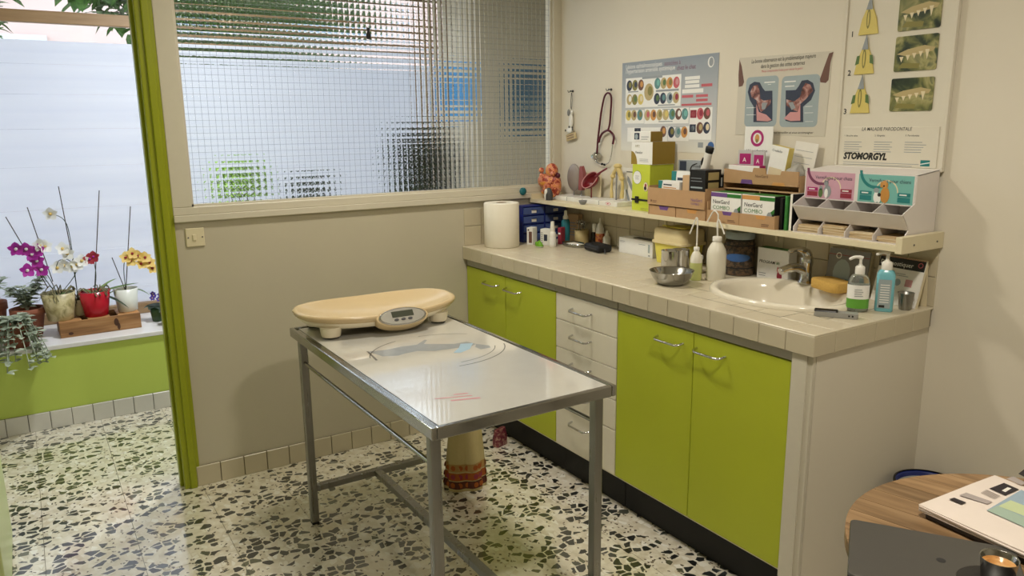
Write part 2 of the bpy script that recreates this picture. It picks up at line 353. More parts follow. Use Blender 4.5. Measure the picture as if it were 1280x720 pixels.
MB().span((GX0, .022, GZ0), (GX1, .028, GZ1), 'wired_glass').build('glass_pane', window_1)
M_('wire', (120, 126, 132), .4, metal=.3)
wm = MB(); k = 0; pw = .0262; t = .0004
x = GX0
while x < GX1: wm.span((x-t, .0195, GZ0), (x+t, .0205, GZ1), 'wire'); x += pw
z = GZ0+.012
while z < GZ1: wm.span((GX0, .0195, z-t), (GX1, .0205, z+t), 'wire'); z += pw
wo = stuff(wm.build('wire_mesh', window_1))
# green door frame on the partition's free end and its far jamb
jm = MB(); jm.span((DOOR1, -.012, 0), (-2.0, .072, 2.3), 'green_jamb'); jm.span((-2.012, -.022, 0), (-1.985, .0, 2.3), 'green_jamb'); jm.span((-2.0, -.01, 0), (-1.968, .07, 2.3), 'green_jamb'); jm.span((DOOR1-.012, .03, 0), (DOOR1+.001, .072, 2.3), 'green_jamb')
jm.span((DOOR0-.04, -.022, 0), (DOOR0, .072, 2.3), 'green_jamb'); jm.span((DOOR0-.04, -.022, 2.26), (-1.968, .072, 2.32), 'green_jamb')
struct(jm.build('trim_1', bevel=.004))
dr = thing('door_leaf', 'pale green door leaf standing open beside the doorway', 'door', (DOOR0+.025, -.03, .01), 0)
dm = MB(); dm.box((0, -.34, 1.0), (.04, .66, 2.0), 'green_pale'); dm.build('leaf', dr, bevel=.004)
hm = MB().tube([(.02, -.62, 1.0), (.06, -.62, 1.0), (.06, -.52, 1.0)], .008, 'chrome'); hm.build('door_handle', dr)
# baseboards of single tiles
def baseboard(name, x0, x1, y, d, m, hz, pitch=.1, sgn=-1):
    o = struct(MB().span((x0, y, 0), (x1, y+sgn*.004, hz), 'grout').build(name))
    n = int(round((x1-x0)/pitch)); p = (x1-x0)/n; me = None
    for k in range(n):
        c = (x0+p*(k+.5), y+sgn*.008, hz/2)
        if me is None:
            me = MB().box((0, 0, 0), (p-.003, .008, hz), m).build('tile', o, bevel=.002, seg=1); me.location = c
        else: dup_mesh(me, c, o)
    return o
baseboard('baseboard_partition', -1.984, -.545, YP0, 0, 'tile', .092)
baseboard('baseboard_window', XL, XR2, WY, 0, 'tile_white', .095)
baseboard('baseboard_right', 0-.0001, 0, 0, 0, 'tile', .09) if False else None
# window wall: parapet, deep sill, reveals
ww = MB(); ww.span((XL, WY, 0), (WX1, WINY+.1, .425), 'green_wall')
ww.span((WX1, WY, 0), (XR2, WINY+.1, CEIL), 'wall_paint'); ww.span((XL, WY, 2.5), (WX1, WINY+.1, CEIL), 'wall_paint')
struct(ww.build('wall_window'))
M_('sill_white', (226, 226, 226), .25, var=.05, scale=14)
struct(MB().span((XL, WY-.012, .425), (WX1, WINY+.02, .45), 'sill_white').build('trim_2', bevel=.004))
fm = MB()
for a, b in (((XL, WINY, .45), (WX1, WINY+.05, .515)), ((XL, WINY, 2.125), (WX1, WINY+.05, 2.19)), ((XL, WINY, 2.44), (WX1, WINY+.05, 2.5)), ((WX1-.06, WINY+.001, .515), (WX1, WINY+.049, 2.44)), ((XL, WINY+.001, .515), (XL+.06, WINY+.049, 2.44))): fm.span(a, b, 'frame_wood')
window_2 = struct(fm.build('window_2', bevel=.005))
for z0, z1 in ((.515, 2.125), (2.19, 2.44)): MB().span((XL+.06, WINY+.028, z0), (WX1-.06, WINY+.032, z1), 'clear_glass').build('glass_pane', window_2)
zs = [2.035, 1.91, 1.748, 1.559, 1.35, 1.111, .86, .62, .518]
for k in range(len(zs)-1):
    MB().span((XL+.062, WINY+.0265, zs[k+1]+.0003), (WX1-.062, WINY+.0275, zs[k]-.0003), 'frosted_film').build('film_strip', window_2)
# light switch on the partition
sw = thing('light_switch', 'cream light switch plate beside green doorframe', 'switch', (-1.893, YP0, 1.105), 0)
MB().box((0, -.004, 0), (.074, .008, .078), 'shelf_paint').build('plate', sw, bevel=.003); MB().box((-.004, -.01, 0), (.014, .006, .026), 'shelf_paint').build('rocker', sw, bevel=.002)
for s in (-1, 1): MB().lathe([(.003, 0), (.003, .002)], 'dark_grey', n=8, M=TR(s*.028, -.008, 0)@RX(PI/2)).build('screw', sw)
# ---------------------------------------------------------------- ceiling lamps
M_('lamp_glass', (255, 236, 205), .4, emit=6, var=0)
for k, (x, y, LAMP_POWER) in enumerate(LAMPS):
    t = thing('ceiling_lamp', 'round white flush ceiling lamp '+('near the glass partition' if k == 0 else 'above the end of the counter'), 'lamp', (x, y, CEIL), 0)
    MB().lathe([(.13, 0), (.13, -.03), (.12, -.035)][::-1], 'white_plastic', n=32).build('lamp_ring', t)
    MB().lathe([(.0, -.05), (.06, -.047), (.115, -.034)], 'lamp_glass', n=32, cap0=False, cap1=False).build('lamp_shade', t)
    ld = bpy.data.lights.new('lamp_light', 'AREA'); ld.shape = 'DISK'; ld.size = .2; ld.energy = LAMP_POWER; ld.color = LAMP_COL; ld.spread = math.radians(170)
    lo = bpy.data.objects.new('lamp_light', ld); col.objects.link(lo); lo.parent = t; lo.location = (0, 0, -.056)
# ---------------------------------------------------------------- counter
H = .949; D = .615; Y0 = -.0876; YE = -2.0876; TP = .1; SK = Vector((-.255, -1.685)); SA, SB = .275, .215
FX = -.5965; DT, DB = .846, .156
wt = thing('worktop', 'beige tiled worktop with tiled front edge along the wall', 'worktop', (0, 0, H), 0)
sl = MB(); zt, zb = -.006, -.066; hx0, hx1, hy0, hy1 = -.45, -.06, -1.94, -1.43
sl.span((-D+.006, hy1, zb), (0, -.001, zt), 'grout'); sl.span((-D+.006, YE+.006, zb), (0, hy0, zt), 'grout'); sl.span((-D+.006, hy0, zb), (hx0, hy1, zt), 'grout'); sl.span((hx1, hy0, zb), (0, hy1, zt), 'grout')
sl.build('slab', wt)
tl = None
rows = [(-D+TP*i, min(-D+TP*(i+1), -.001)) for i in range(7)]
cols_ = [(YE+TP*j, YE+TP*(j+1)) for j in range(20)] + [(Y0, -.001)]
tcache = {}
for (a, b) in rows:
    for (c, d) in cols_:
        if b-a < .004: continue
        mx = max(((x-SK.x)/(SB-.03))**2+((y-SK.y)/(SA-.03))**2 for x in (a, b) for y in (c, d))
        mn = min(((x-SK.x)/(SB-.03))**2+((y-SK.y)/(SA-.03))**2 for x in (a, (a+b)/2, b) for y in (c, (c+d)/2, d))
        if mx < 1: continue
        g = .0008
        if mn < 1:
            tb = MB(); n = 8
            for i in range(n):
                for j in range(n):
                    x0 = a+g+(b-a-2*g)*i/n; x1 = a+g+(b-a-2*g)*(i+1)/n; y0 = c+g+(d-c-2*g)*j/n; y1 = c+g+(d-c-2*g)*(j+1)/n
                    if (((x0+x1)/2-SK.x)/(SB-.03))**2+(((y0+y1)/2-SK.y)/(SA-.03))**2 < 1: continue
                    tb.add([(x0, y0, 0), (x1, y0, 0), (x1, y1, 0), (x0, y1, 0)], [(0, 1, 2, 3)], 'tile_top')
            tb.build('tile', wt); continue
        key = (round(b-a, 3), round(d-c, 3))
        if key not in tcache:
            tcache[key] = MB().box((0, 0, -.003), (b-a-2*g, d-c-2*g, .006), 'tile_top').build('tile', wt, bevel=.0012, seg=1); tcache[key].location = ((a+b)/2, (c+d)/2, 0)
        else: dup_mesh(tcache[key], ((a+b)/2, (c+d)/2, 0), wt)
# front and end edge tiles, rounded white nosing
for (c, d) in cols_:
    key = ('f', round(d-c, 3))
    if key not in tcache:
        tcache[key] = MB().box((.003, 0, -.036), (.006, d-c-.0024, .06), 'tile').build('edge_tile', wt, bevel=.001, seg=1); tcache[key].location = (-D, (c+d)/2, 0)
    else: dup_mesh(tcache[key], (-D, (c+d)/2, 0), wt)
for (a, b) in rows:
    if b-a < .03: continue
    key = ('e', round(b-a, 3))
    if key not in tcache:
        tcache[key] = MB().box((0, .003, -.036), (b-a-.0024, .006, .06), 'tile').build('edge_tile', wt, bevel=.001, seg=1); tcache[key].location = ((a+b)/2, YE, 0)
    else: dup_mesh(tcache[key], ((a+b)/2, YE, 0), wt)
M_('nosing', (214, 205, 182), .22, var=.02)
MB().tube([(-D+.004, -.001, -.004), (-D+.004, YE+.003, -.004), (-.001, YE+.004, -.004)], .0045, 'nosing').build('edge_nosing', wt)
# splashback tiles on both walls
def wall_tiles(parent, cells, ax):
    for k, (a, b, z0, z1) in enumerate(cells):
        key = ('w', ax, round(b-a, 3), round(z1-z0, 3))
        c = (-.003, (a+b)/2, (z0+z1)/2) if ax == 'x' else ((a+b)/2, -.003, (z0+z1)/2)
        dims = (.006, b-a-.002, z1-z0-.002) if ax == 'x' else (b-a-.002, .006, z1-z0-.002)
        if key not in tcache:
            o = MB().box((0, 0, 0), dims, 'tile').build('tile', parent, bevel=.001, seg=1); o.location = c; tcache[key] = o
        else: dup_mesh(tcache[key], c, parent)
wall_tiles(wall_right, [(c, d, H+.1*r, min(H+.1*(r+1), 1.147)) for (c, d) in cols_ for r in (0, 1)], 'x')
wall_tiles(wall_part, [(-.605+.1*i, min(-.605+.1*(i+1), -.008), H+.1*r, min(H+.1*(r+1), 1.138)) for i in range(6) for r in (0, 1)], 'y')
# cabinets under it
def handle(parent, y, z, L=.128):
    # wire handle on a front that faces -x; coordinates local to the door or drawer
    p = [(0, y+L/2, z), (-.022, y+L/2-.004, z-.004), (-.03, y+L/2-.016, z-.006), (-.03, y-L/2+.016, z-.006), (-.022, y-L/2+.004, z-.004), (0, y-L/2, z)]
    return MB().tube(p, .0045, 'chrome').build('handle', parent)
def front(name, y0, y1, z0, z1, m, parent, hy=None, hz=None):
    o = MB().span((0, y0+.0015, z0+.0015), (.018, y1-.0015, z1-.0015), m).build(name, parent, bevel=.0015, seg=1); o.location = (FX, 0, 0)
    if hy is not None: handle(o, hy, hz)
    return o
M_('plinth_black', (9, 9, 10), .6)
def carcass(y0, y1, parent):
    b = MB(); x0 = FX+.02; bt = .14
    for y in (y0, y1-.018): b.span((x0, y, bt), (-.012, y+.018, .872), 'white_front')
    b.span((x0, y0+.018, bt), (-.012, y1-.018, bt+.018), 'white_front'); b.span((-.03, y0+.018, bt+.018), (-.012, y1-.018, .872), 'white_front'); b.span((FX+.003, y0+.001, .8485), (FX+.0195, y1-.001, .8815), 'grey_rail')
    b.build('body', parent)
    MB().span((-.535, y0, 0), (-.52, y1, bt), 'plinth_black').build('plinth', parent)
cb1 = thing('base_cabinet', 'green two-door base cabinet against the glass partition', 'cabinet', (0, 0, 0), 0)
carcass(-.783, -.004, cb1); front('door', -.379, -.006, DB, DT, 'green_door', cb1, -.26, .796); front('door', -.79, -.379, DB, DT, 'green_door', cb1, -.455, .796)
cb2 = thing('drawer_cabinet', 'white five-drawer cabinet between green door cabinets', 'cabinet', (0, 0, 0), 0)
carcass(-1.196, -.784, cb2)
zd = [.846, .731, .606, .475, .348, DB]
for k in range(5): front('drawer', -1.198, -.792, zd[k+1], zd[k], 'white_front', cb2, -.976, zd[k]-.05 if k < 4 else zd[k]-.055)
cb3 = thing('sink_cabinet', 'green two-door base cabinet below the oval sink', 'cabinet', (0, 0, 0), 0)
carcass(-2.0, -1.2, cb3); front('door', -1.602, -1.2, DB, DT, 'green_door', cb3, -1.49, .796); front('door', -2.004, -1.602, DB, DT, 'green_door', cb3, -1.682, .796)
ep = thing('counter_end_panel', 'white painted end panel closing the counter', 'panel', (0, 0, 0), 0)
MB().span((-.585, -2.078, .0), (-.001, -2.05, .882), 'wall_paint').build('panel', ep); MB().span((-.6, -2.078, .0), (-.586, -2.01, .882), 'frame_paint').build('front_strip', ep, bevel=.002); MB().span((-.605, -2.06, .14), (-.598, -2.008, .882), 'frame_paint').build('filler', ep)
# ---------------------------------------------------------------- sink, tap
sk = thing('sink', 'oval cream ceramic sink set in the worktop', 'sink', (SK.x, SK.y, H), 0)
def ring(r): return r
pr_ = [(1.0, .0005), (1.0, .008), (.985, .015), (.94, .018), (.87, .014), (.83, .004), (.80, -.02), (.74, -.07), (.62, -.11), (.4, -.125), (.12, -.13)]
sb = MB(); n = 48; vs_ = []; fs = []
for r, z in pr_:
    for k in range(n):
        a = 2*PI*k/n; off = -.012*(1-r)*0
        vs_.append((SB*r*math.cos(a) - (.03*(1-r) if r < .9 else 0), SA*r*math.sin(a), z))
for i in range(len(pr_)-1):
    for k in range(n): k2 = (k+1) % n; fs.append((i*n+k, i*n+k2, (i+1)*n+k2, (i+1)*n+k))
sb.add(vs_, fs, 'ceramic', True); sb.build('basin', sk)
MB().lathe([(.0, -.133), (.03, -.131), (.034, -.126)], 'chrome', c=(-.025, 0, 0), cap0=False).build('drain', sk)
fa = thing('tap', 'chrome single-lever mixer tap on the sink rim', 'tap', (-.073, -1.645, H+.0165), math.radians(180-14))
fb = MB(); fb.lathe([(.027, 0), (.027, .006), (.022, .012), (.021, .06), (.024, .075), (.024, .09), (.02, .102), (.01, .108)], 'chrome', n=20); fb.build('body', fa)
MB().tube(spline([(.005, 0, .045), (.04, 0, .06), (.085, 0, .06), (.115, 0, .05)], 5), [.017]*5+[.016]*5+[.014]*5+[.012], 'chrome', n=12).build('spout', fa)
MB().tube(spline([(-.005, 0, .1), (.01, 0, .118), (.045, 0, .128), (.08, 0, .122)], 4), [.018]*4+[.014]*4+[.009]*4+[.007], 'chrome', n=10).build('lever', fa)
# ---------------------------------------------------------------- shelf
S = 1.168
sh = thing('wall_shelf', 'cream painted wall shelf with raised end board', 'shelf', (0, 0, 1.148), 0)
MB().span((-.205, -2.075, 0), (-.001, -.027, .02), 'shelf_paint').build('board', sh, bevel=.0015)
eb = MB().span((-.235, -2.097, 0), (-.001, -2.0755, .052), 'shelf_paint').build('end_board', sh, bevel=.0015)
MB().span((-.206, -.0265, 0), (-.001, -.0125, .045), 'shelf_paint').build('end_board', sh)
for x in (-.17, -.04): MB().lathe([(.003, 0), (.003, .0015)], 'dark_grey', n=8, M=TR(x, -2.097, .024)@RX(PI/2)).build('screw', eb)
MB().span((-.012, -.842, -.055), (-.006, -.83, -.001), 'shelf_paint').build('bracket', sh); MB().span((-.012, -1.462, -.055), (-.006, -1.45, -.001), 'shelf_paint').build('bracket', sh)
# ---------------------------------------------------------------- examination table
TX0, TX1, TY0, TY1, TZ = -1.682, -1.078, -1.765, -.555, .80
et = thing('examination_table', 'stainless steel examination table on four square legs', 'table', ((TX0+TX1)/2, (TY0+TY1)/2, 0), 0)
hx, hy = (TX1-TX0)/2, (TY1-TY0)/2
tb = MB(); e = .016
tb.span((-hx, -hy, TZ-.034), (-hx+e, hy, TZ), 'steel'); tb.span((hx-e, -hy, TZ-.034), (hx, hy, TZ), 'steel'); tb.span((-hx+e, -hy, TZ-.034), (hx-e, -hy+e, TZ), 'steel'); tb.span((-hx+e, hy-e, TZ-.034), (hx-e, hy, TZ), 'steel')
tb.build('top_rim', et, bevel=.003); MB().span((-hx+e, -hy+e, TZ-.02), (hx-e, hy-e, TZ-.0055), 'steel').build('top_plate', et)
lx, ly = hx-.03, hy-.055
for sx in (-1, 1):
    for sy in (-1, 1):
        l = MB().box((sx*lx, sy*ly, (TZ-.034)/2+.004), (.03, .03, TZ-.034-.008), 'steel_brushed').build('leg', et, bevel=.003)
        MB().box((sx*lx, sy*ly, .002), (.028, .028, .004), 'rubber').build('foot_cap', l)
for sx in (-1, 1): MB().tube([(sx*lx, -ly, .672), (sx*lx, ly, .672)], .007, 'steel').build('side_rail', et)
for sy in (-1, 1): MB().box((0, sy*ly, .15), (2*lx-.03, .03, .025), 'steel_brushed').build('stretcher', et, bevel=.002)
MB().box((0, 0, .15), (.03, 2*ly-.03, .025), 'steel_brushed').build('stretcher', et, bevel=.002)
# printed sheet lying on it
sht = thing('printed_table_mat', 'glossy white printed plastic mat lying on the examination table', 'mat', ((TX0+TX1)/2, (TY0+TY1)/2, TZ-.0055), 0)
M_('mat_white', (206, 204, 196), .1, var=.03, scale=4, bump=.12, coat=1, spec=.8)
MATS['mat_white'].node_tree.nodes['Principled BSDF'].inputs['Coat IOR'].default_value = 1.85; MATS['mat_white'].node_tree.nodes['Principled BSDF'].inputs['Coat Roughness'].default_value = .05
def make_mat_sheet():
    m = MATS['mat_white']; N = m.node_tree.nodes; nz = [n for n in N if n.type == 'TEX_NOISE'][0]; nz.inputs['Scale'].default_value = 14
    b = [n for n in N if n.type == 'BUMP'][0]; b.inputs['Distance'].default_value = .004; b.inputs['Strength'].default_value = .12
make_mat_sheet()
MB().span((-hx+.03, -hy+.022, .0002), (hx-.018, hy-.022, .0022), 'mat_white').build('sheet', sht, bevel=.0008, seg=1)
M_('print_grey', (146, 150, 152), .15, var=.1); M_('print_blue', (160, 188, 206), .15); M_('print_red', (206, 152, 156), .15, var=0); M_('print_line', (110, 108, 106), .15, var=0)
pm = MB(); F = TR(0, 0, .0026)@RX(-PI/2)  # local xz print plane laid flat
def flat(x, y): return (x, y)
def pflat(pts, m): pm.add([(a, b, .0028 if m == 'print_blue' else .0026) for a, b in pts], [tuple(range(len(pts)))], m)
def parc(cx, cy, rx, ry, a0, a1, th, m, n=20):
    A = [a0+(a1-a0)*k/n for k in range(n+1)]
    pm.add([(cx+rx*math.cos(a), cy+ry*math.sin(a), .0026) for a in A]+[(cx+(rx-th)*math.cos(a), cy+(ry-th)*math.sin(a), .0026) for a in A], [(k, n+1+k, n+2+k, k+1) for k in range(n)], m)
ox, oy = -1.38, -1.16
def T_(px, py): q = at(px, py, 'z', TZ-.003); return (q.x-ox, q.y-oy)
Z8 = lambda x, y: T_(420+x/5.141, 390+y/5.141)
pflat([Z8(*p) for p in [(205, 255), (330, 242), (420, 222), (520, 210), (570, 178), (585, 180), (565, 205), (660, 205), (760, 205), (840, 190), (900, 205), (860, 225), (770, 232), (640, 250), (520, 250), (440, 268), (400, 280), (300, 285)]], 'print_grey')
pflat([Z8(*p) for p in [(800, 205), (880, 200), (860, 238), (800, 262), (755, 262), (790, 230)]], 'print_blue')
pflat([Z8(*p) for p in [(900, 205), (985, 215), (995, 228), (930, 240), (895, 225)]], 'print_grey')
for pts in ([(195, 253), (210, 253), (270, 310), (255, 312)],): pflat([Z8(*p) for p in pts], 'print_line')
c = Z8(660, 245)
parc(c[0], c[1], .24, .2, 1.9, 2.9, .004, 'print_line'); parc(c[0], c[1], .24, .2, 4.6, 6.0, .004, 'print_line'); parc(c[0], c[1], .205, .165, 4.7, 5.9, .003, 'print_line'); parc(c[0], c[1], .24, .2, .7, 1.5, .003, 'print_line')
for k in range(3):
    a = Z8(660+k*26, 548+k*16); 
    pm.text('LOGO'[:0] or '', .01, 0, 0, 0, 'print_red')
def flat_text(t, size, x, y, rot, m, width=None):
    c = MB().text(t, size, 0, 0, 0, m, width=width, bold=.004)
    Mx = TR(x, y, .0027)@RZ(rot)@RX(-PI/2)
    pm.add([Mx@Vector(p) for p in c.v], c.f, m)
a = Z8(640, 560); pflat([(a[0], a[1]), (a[0]+.1, a[1]-.035), (a[0]+.1, a[1]-.028), (a[0], a[1]+.007)], 'print_red'); pflat([(a[0]+.03, a[1]-.04), (a[0]+.11, a[1]-.066), (a[0]+.11, a[1]-.055), (a[0]+.03, a[1]-.03)], 'print_red'); pflat([(a[0]+.06, a[1]+.0), (a[0]+.1, a[1]-.012), (a[0]+.1, a[1]-.004), (a[0]+.06, a[1]+.008)], 'print_red')
stuff(pm.build('print', sht))
# ---------------------------------------------------------------- baby scale
sc = thing('pet_scale', 'cream weighing scale with curved pan and silver display', 'scale', (-1.375, -.685, TZ), math.radians(-2))
A_, B_ = .315, .165
def sup(a, n_=2.5): c, s_ = math.cos(a), math.sin(a); return (math.copysign(abs(c)**(2/n_), c), math.copysign(abs(s_)**(2/n_), s_))
def pan(rings, m, name, zf, parent, n=64, capb=False):
    vs_ = []; fs = []
    for (r, zz) in rings:
        for k in range(n):
            cx_, cy_ = sup(2*PI*k/n); vs_.append((A_*r*cx_, B_*r*cy_, zf(r*cx_, r*cy_)+zz))
    for i in range(len(rings)-1):
        for k in range(n): k2 = (k+1) % n; fs.append((i*n+k, i*n+k2, (i+1)*n+k2, (i+1)*n+k))
    mb = MB().add(vs_, fs, m, True)
    if not capb: mb.add(vs_[-n:], [tuple(range(n))], m, True)
    return mb.build(name, parent)
zf = lambda u, v: .058 + .016*u*u + .01*(v if v > 0 else 0)
pan([(.9, -.018), (1.0, -.004), (1.015, .006), (1.0, .013), (.97, .016), (.93, .013), (.8, -.001), (.6, -.012), (.4, -.018), (.2, -.021), (.03, -.022)], 'cream', 'pan', zf, sc)
M_('cream_light', (226, 216, 190), .35, var=.02)
pan([(.6, -.03), (.8, -.03), (.9, -.026), (.955, -.012), (.96, -.002), (.94, .0)], 'cream_light', 'body', lambda u, v: .056 + .012*u*u, sc, capb=True)
for sx in (-1, 1):
    for sy in (-1, 1):
        f_ = MB().lathe([(.034, 0.004), (.036, .01), (.04, .04)], 'cream_light', c=(sx*.215, sy*.095, 0), n=24).build('foot', sc)
        MB().lathe([(.028, 0), (.028, .004)], 'rubber', c=(sx*.215, sy*.095, 0), n=20).build('foot_pad', f_)
dp = MB(); n = 36
Dm = TR(.035, -.168, .055)@RX(math.radians(52))
M_('silver_panel', (186, 184, 176), .3, metal=.5)
d1 = MB().lathe([(.09, -.03), (.093, .004), (.09, .008)], 'cream', n=40, sx=1.12, sy=.43, M=Dm).build('display_housing', sc)
d2 = MB().lathe([(.086, .006), (.087, .011), (.083, .012)], 'chrome', n=40, sx=1.08, sy=.4, M=Dm).build('display_ring', sc)
d3 = MB().lathe([(.082, .012), (.081, .0135)], 'silver_panel', n=40, sx=1.06, sy=.385, M=Dm).build('display_panel', sc)
MB().box((0, .009, .0135), (.085, .024, .002), 'lcd', Dm).build('screen', d3)
for k in (-1, 0, 1): MB().lathe([(.0085, .013), (.0075, .016)], 'dark_grey', n=16, sx=1.1, sy=.6, M=Dm@TR(k*.027-.002, -.013, 0)).build('button', d3)
# ---------------------------------------------------------------- posters and board on the long wall
for n_, c_ in dict(p_red=(196, 96, 104), p_orange=(206, 150, 84), p_olive=(134, 128, 70), p_tan=(186, 168, 120), p_teal=(96, 140, 140), p_navy=(52, 60, 80), p_black=(30, 30, 30), p_white=(238, 238, 234), p_yellow=(214, 196, 110), p_wine=(150, 48, 66), p_green=(92, 120, 70), p_grey=(150, 156, 160), p_pink=(206, 150, 150), p_brown=(110, 78, 66), p_blue=(60, 100, 160), p_bluegrey=(158, 172, 176), p_lime=(196, 208, 60), p_magenta=(170, 30, 110), p_violet=(110, 76, 140), p_mint=(120, 184, 176), p_rose=(206, 160, 178), p_gold=(150, 124, 40), p_dgreen=(50, 120, 50), p_purple=(120, 60, 90), p_darkteal=(40, 128, 128), p_sky=(120, 190, 206), p_cream=(226, 214, 180), p_dog=(196, 140, 66)).items():
    M_(n_, c_, .5, var=.05, scale=60)
def wall_thing(name, label, cat, y0, z0): return thing(name, label, cat, (-.0005, y0, z0))
def mapper(ox_, oy_, k, y0, z0):
    def f(x, y): q = at(ox_+x/k, oy_+y/k, 'x', -.001); return (-(q.y-y0), q.z-z0)
    return f
# eye poster
y0, z0 = -.505, 1.425
ps = wall_thing('eye_poster', 'grey gradient poster of cat eye photographs in white panels', 'poster', y0, z0)
make_ramp_z('poster_run', [(0, (226, 224, 214)), (.25, (200, 202, 202)), (1, (140, 150, 160))], .4, 2, 0, .41)
M_('poster_paper', (226, 224, 214), .5)
MB().span((0, -.0012, 0), (.605, 0, .408), 'poster_run').build('sheet', ps)
f = mapper(770, 60, 5.143, y0, z0); pb = MB(); Y1, Y2, Y3 = -.0016, -.002, -.0024
def R_(x0, y0_, x1, y1_, m, y=Y1): a = f(x0, y0_); b = f(x1, y1_); pb.rect(min(a[0], b[0]), min(a[1], b[1]), max(a[0], b[0]), max(a[1], b[1]), y, m)
for r in [(65, 197, 415, 372), (62, 402, 180, 485), (185, 392, 467, 484), (476, 384, 613, 590), (75, 512, 330, 606), (338, 504, 467, 598)]: R_(*r, 'p_white')
cy = ['p_olive', 'p_navy', 'p_brown', 'p_tan', 'p_teal', 'p_green', 'p_yellow', 'p_orange', 'p_cream']
def O_(x, y, rx, ry, m, m2=None):
    a = f(x, y); s = .00105; pb.disc(a[0], a[1], rx*s, ry*s*.82, Y2, m)
    if m2: pb.disc(a[0]+rx*s*.25, a[1]+ry*s*.1, rx*s*.5, ry*s*.45, Y3, m2)
for x, y, m, m2 in [(88, 243, 'p_navy', 'p_olive'), (124, 240, 'p_olive', 'p_navy'), (162, 238, 'p_brown', 'p_orange'), (268, 228, 'p_teal', 'p_mint'), (308, 226, 'p_tan', 'p_green'), (347, 224, 'p_orange', 'p_olive'), (390, 221, 'p_red', 'p_pink'), (88, 332, 'p_tan', 'p_white'), (122, 332, 'p_olive', 'p_green'), (160, 330, 'p_yellow', 'p_cream'), (264, 326, 'p_navy', 'p_green'), (304, 323, 'p_navy', 'p_teal'), (346, 321, 'p_bluegrey', 'p_navy'), (387, 318, 'p_tan', 'p_wine'),
      (82, 433, 'p_yellow', 'p_olive'), (117, 432, 'p_tan', 'p_brown'), (155, 431, 'p_teal', 'p_olive'), (203, 432, 'p_tan', 'p_red'), (242, 431, 'p_orange', 'p_brown'), (281, 430, 'p_tan', 'p_olive'), (321, 428, 'p_tan', 'p_yellow'), (362, 426, 'p_teal', 'p_green'), (403, 425, 'p_brown', 'p_white'), (444, 424, 'p_teal', 'p_mint'), (543, 422, 'p_red', 'p_wine'), (587, 420, 'p_brown', 'p_red'), (540, 514, 'p_brown', 'p_tan'), (584, 513, 'p_navy', 'p_cream'), (305, 537, 'p_brown', 'p_orange'), (357, 541, 'p_navy', 'p_olive'), (398, 541, 'p_bluegrey', 'p_teal'), (440, 540, 'p_orange', 'p_brown')]: O_(x, y, 19, 29, m, m2)
O_(213, 283, 30, 45, 'p_tan', 'p_olive')
for x, y, m in [(499, 424, 'p_wine'), (494, 516, 'p_navy'), (140, 540, 'p_navy')]: R_(x-19, y-25, x+19, y+25, m, Y2); O_(x, y, 11, 14, 'p_bluegrey' if m != 'p_wine' else 'p_red')
for r in [(445, 185, 540, 199), (447, 211, 536, 224), (444, 238, 537, 252), (427, 267, 562, 285)]: R_(*r, 'p_white')
for r in [(550, 231, 620, 245), (425, 304, 497, 318), (516, 300, 592, 313), (516, 328, 590, 341), (422, 360, 615, 366)]: R_(*r, 'p_red')
a = f(527, 640); pb.rect(a[0], a[1], a[0]+.03, a[1]+.022, Y1, 'p_grey'); a = f(610, 630); pb.disc(a[0], a[1], .018, .018, Y1, 'p_blue')
for r in [(275, 470, 365, 475), (170, 186, 300, 190), (80, 280, 145, 283), (258, 270, 405, 274), (300, 393, 350, 397), (270, 365, 380, 368), (365, 505, 450, 508)]: R_(*r, 'p_grey', Y2)
pb.text('Lésions ophtalmoscopiques', .0205, *f(66, 136), Y1, 'p_white', width=.243, bold=.004); pb.text('associées à', .0205, *f(312, 113), Y1, 'p_purple', width=.1)
pb.text('l\'hypertension artérielle systémique', .0205, *f(66, 166), Y1, 'p_white', width=.325, bold=.004); pb.text('chez le chat', .0205, *f(393, 142), Y1, 'p_purple', width=.112)
a = f(612, 90); pb.disc(a[0], a[1], .018, .022, Y1, 'p_white'); pb.disc(a[0]+.002, a[1]+.001, .012, .018, Y2, 'p_grey')
stuff(pb.build('print', ps))
# ear poster
y0, z0 = -1.214, 1.497
ps = wall_thing('ear_poster', 'beige poster with two ear canal drawings on blue panels', 'poster', y0, z0)
M_('poster_beige', (206, 200, 184), .45, var=.03)
sm = MB(); sm.prism([(0, .006), (.418, 0), (.426, .298), (.004, .306)], -.0012, 0, 'poster_beige'); sm.build('sheet', ps)
f = mapper(910, 60, 6, y0, z0); pb = MB()
pb.text('La bonne observance est la problématique majeure', .0165, *f(178, 116), Y1, 'p_black', width=.292, bold=.004, shear=.15)
pb.text('dans la gestion des otites externes', .0165, *f(248, 152), Y1, 'p_black', width=.2, bold=.004, shear=.15)
pb.text('Mieux comprendre l\'otite pour mieux la guérir', .0095, *f(252, 184), Y1, 'p_red', width=.19, shear=.15)
pb.text('vous conseiller et vous accompagner', .0095, *f(332, 642), Y1, 'p_black', width=.185, shear=.15)
def rrect(p0, p1, r, y, m):
    (u0, v0), (u1, v1) = p0, p1; pts = []
    for cx_, cy_, a0 in ((u1-r, v1-r, 0), (u0+r, v1-r, PI/2), (u0+r, v0+r, PI), (u1-r, v0+r, 1.5*PI)):
        pts += [(cx_+r*math.cos(a0+PI/2*k/5), cy_+r*math.sin(a0+PI/2*k/5)) for k in range(6)]
    pb.poly(pts, y, m)
for tl_, br_ in (((140, 222), (362, 588)), ((408, 214), (668, 592))):
    a, b = f(*tl_), f(*br_); rrect((a[0], b[1]), (b[0], a[1]), .018, Y1, 'p_bluegrey')
def PG(pts, y, m): pb.poly([f(*p) for p in pts], y, m)
L1 = [(150, 330), (165, 275), (200, 253), (240, 258), (262, 300), (280, 322), (335, 320), (335, 545), (300, 556), (192, 556), (195, 440), (165, 390)]
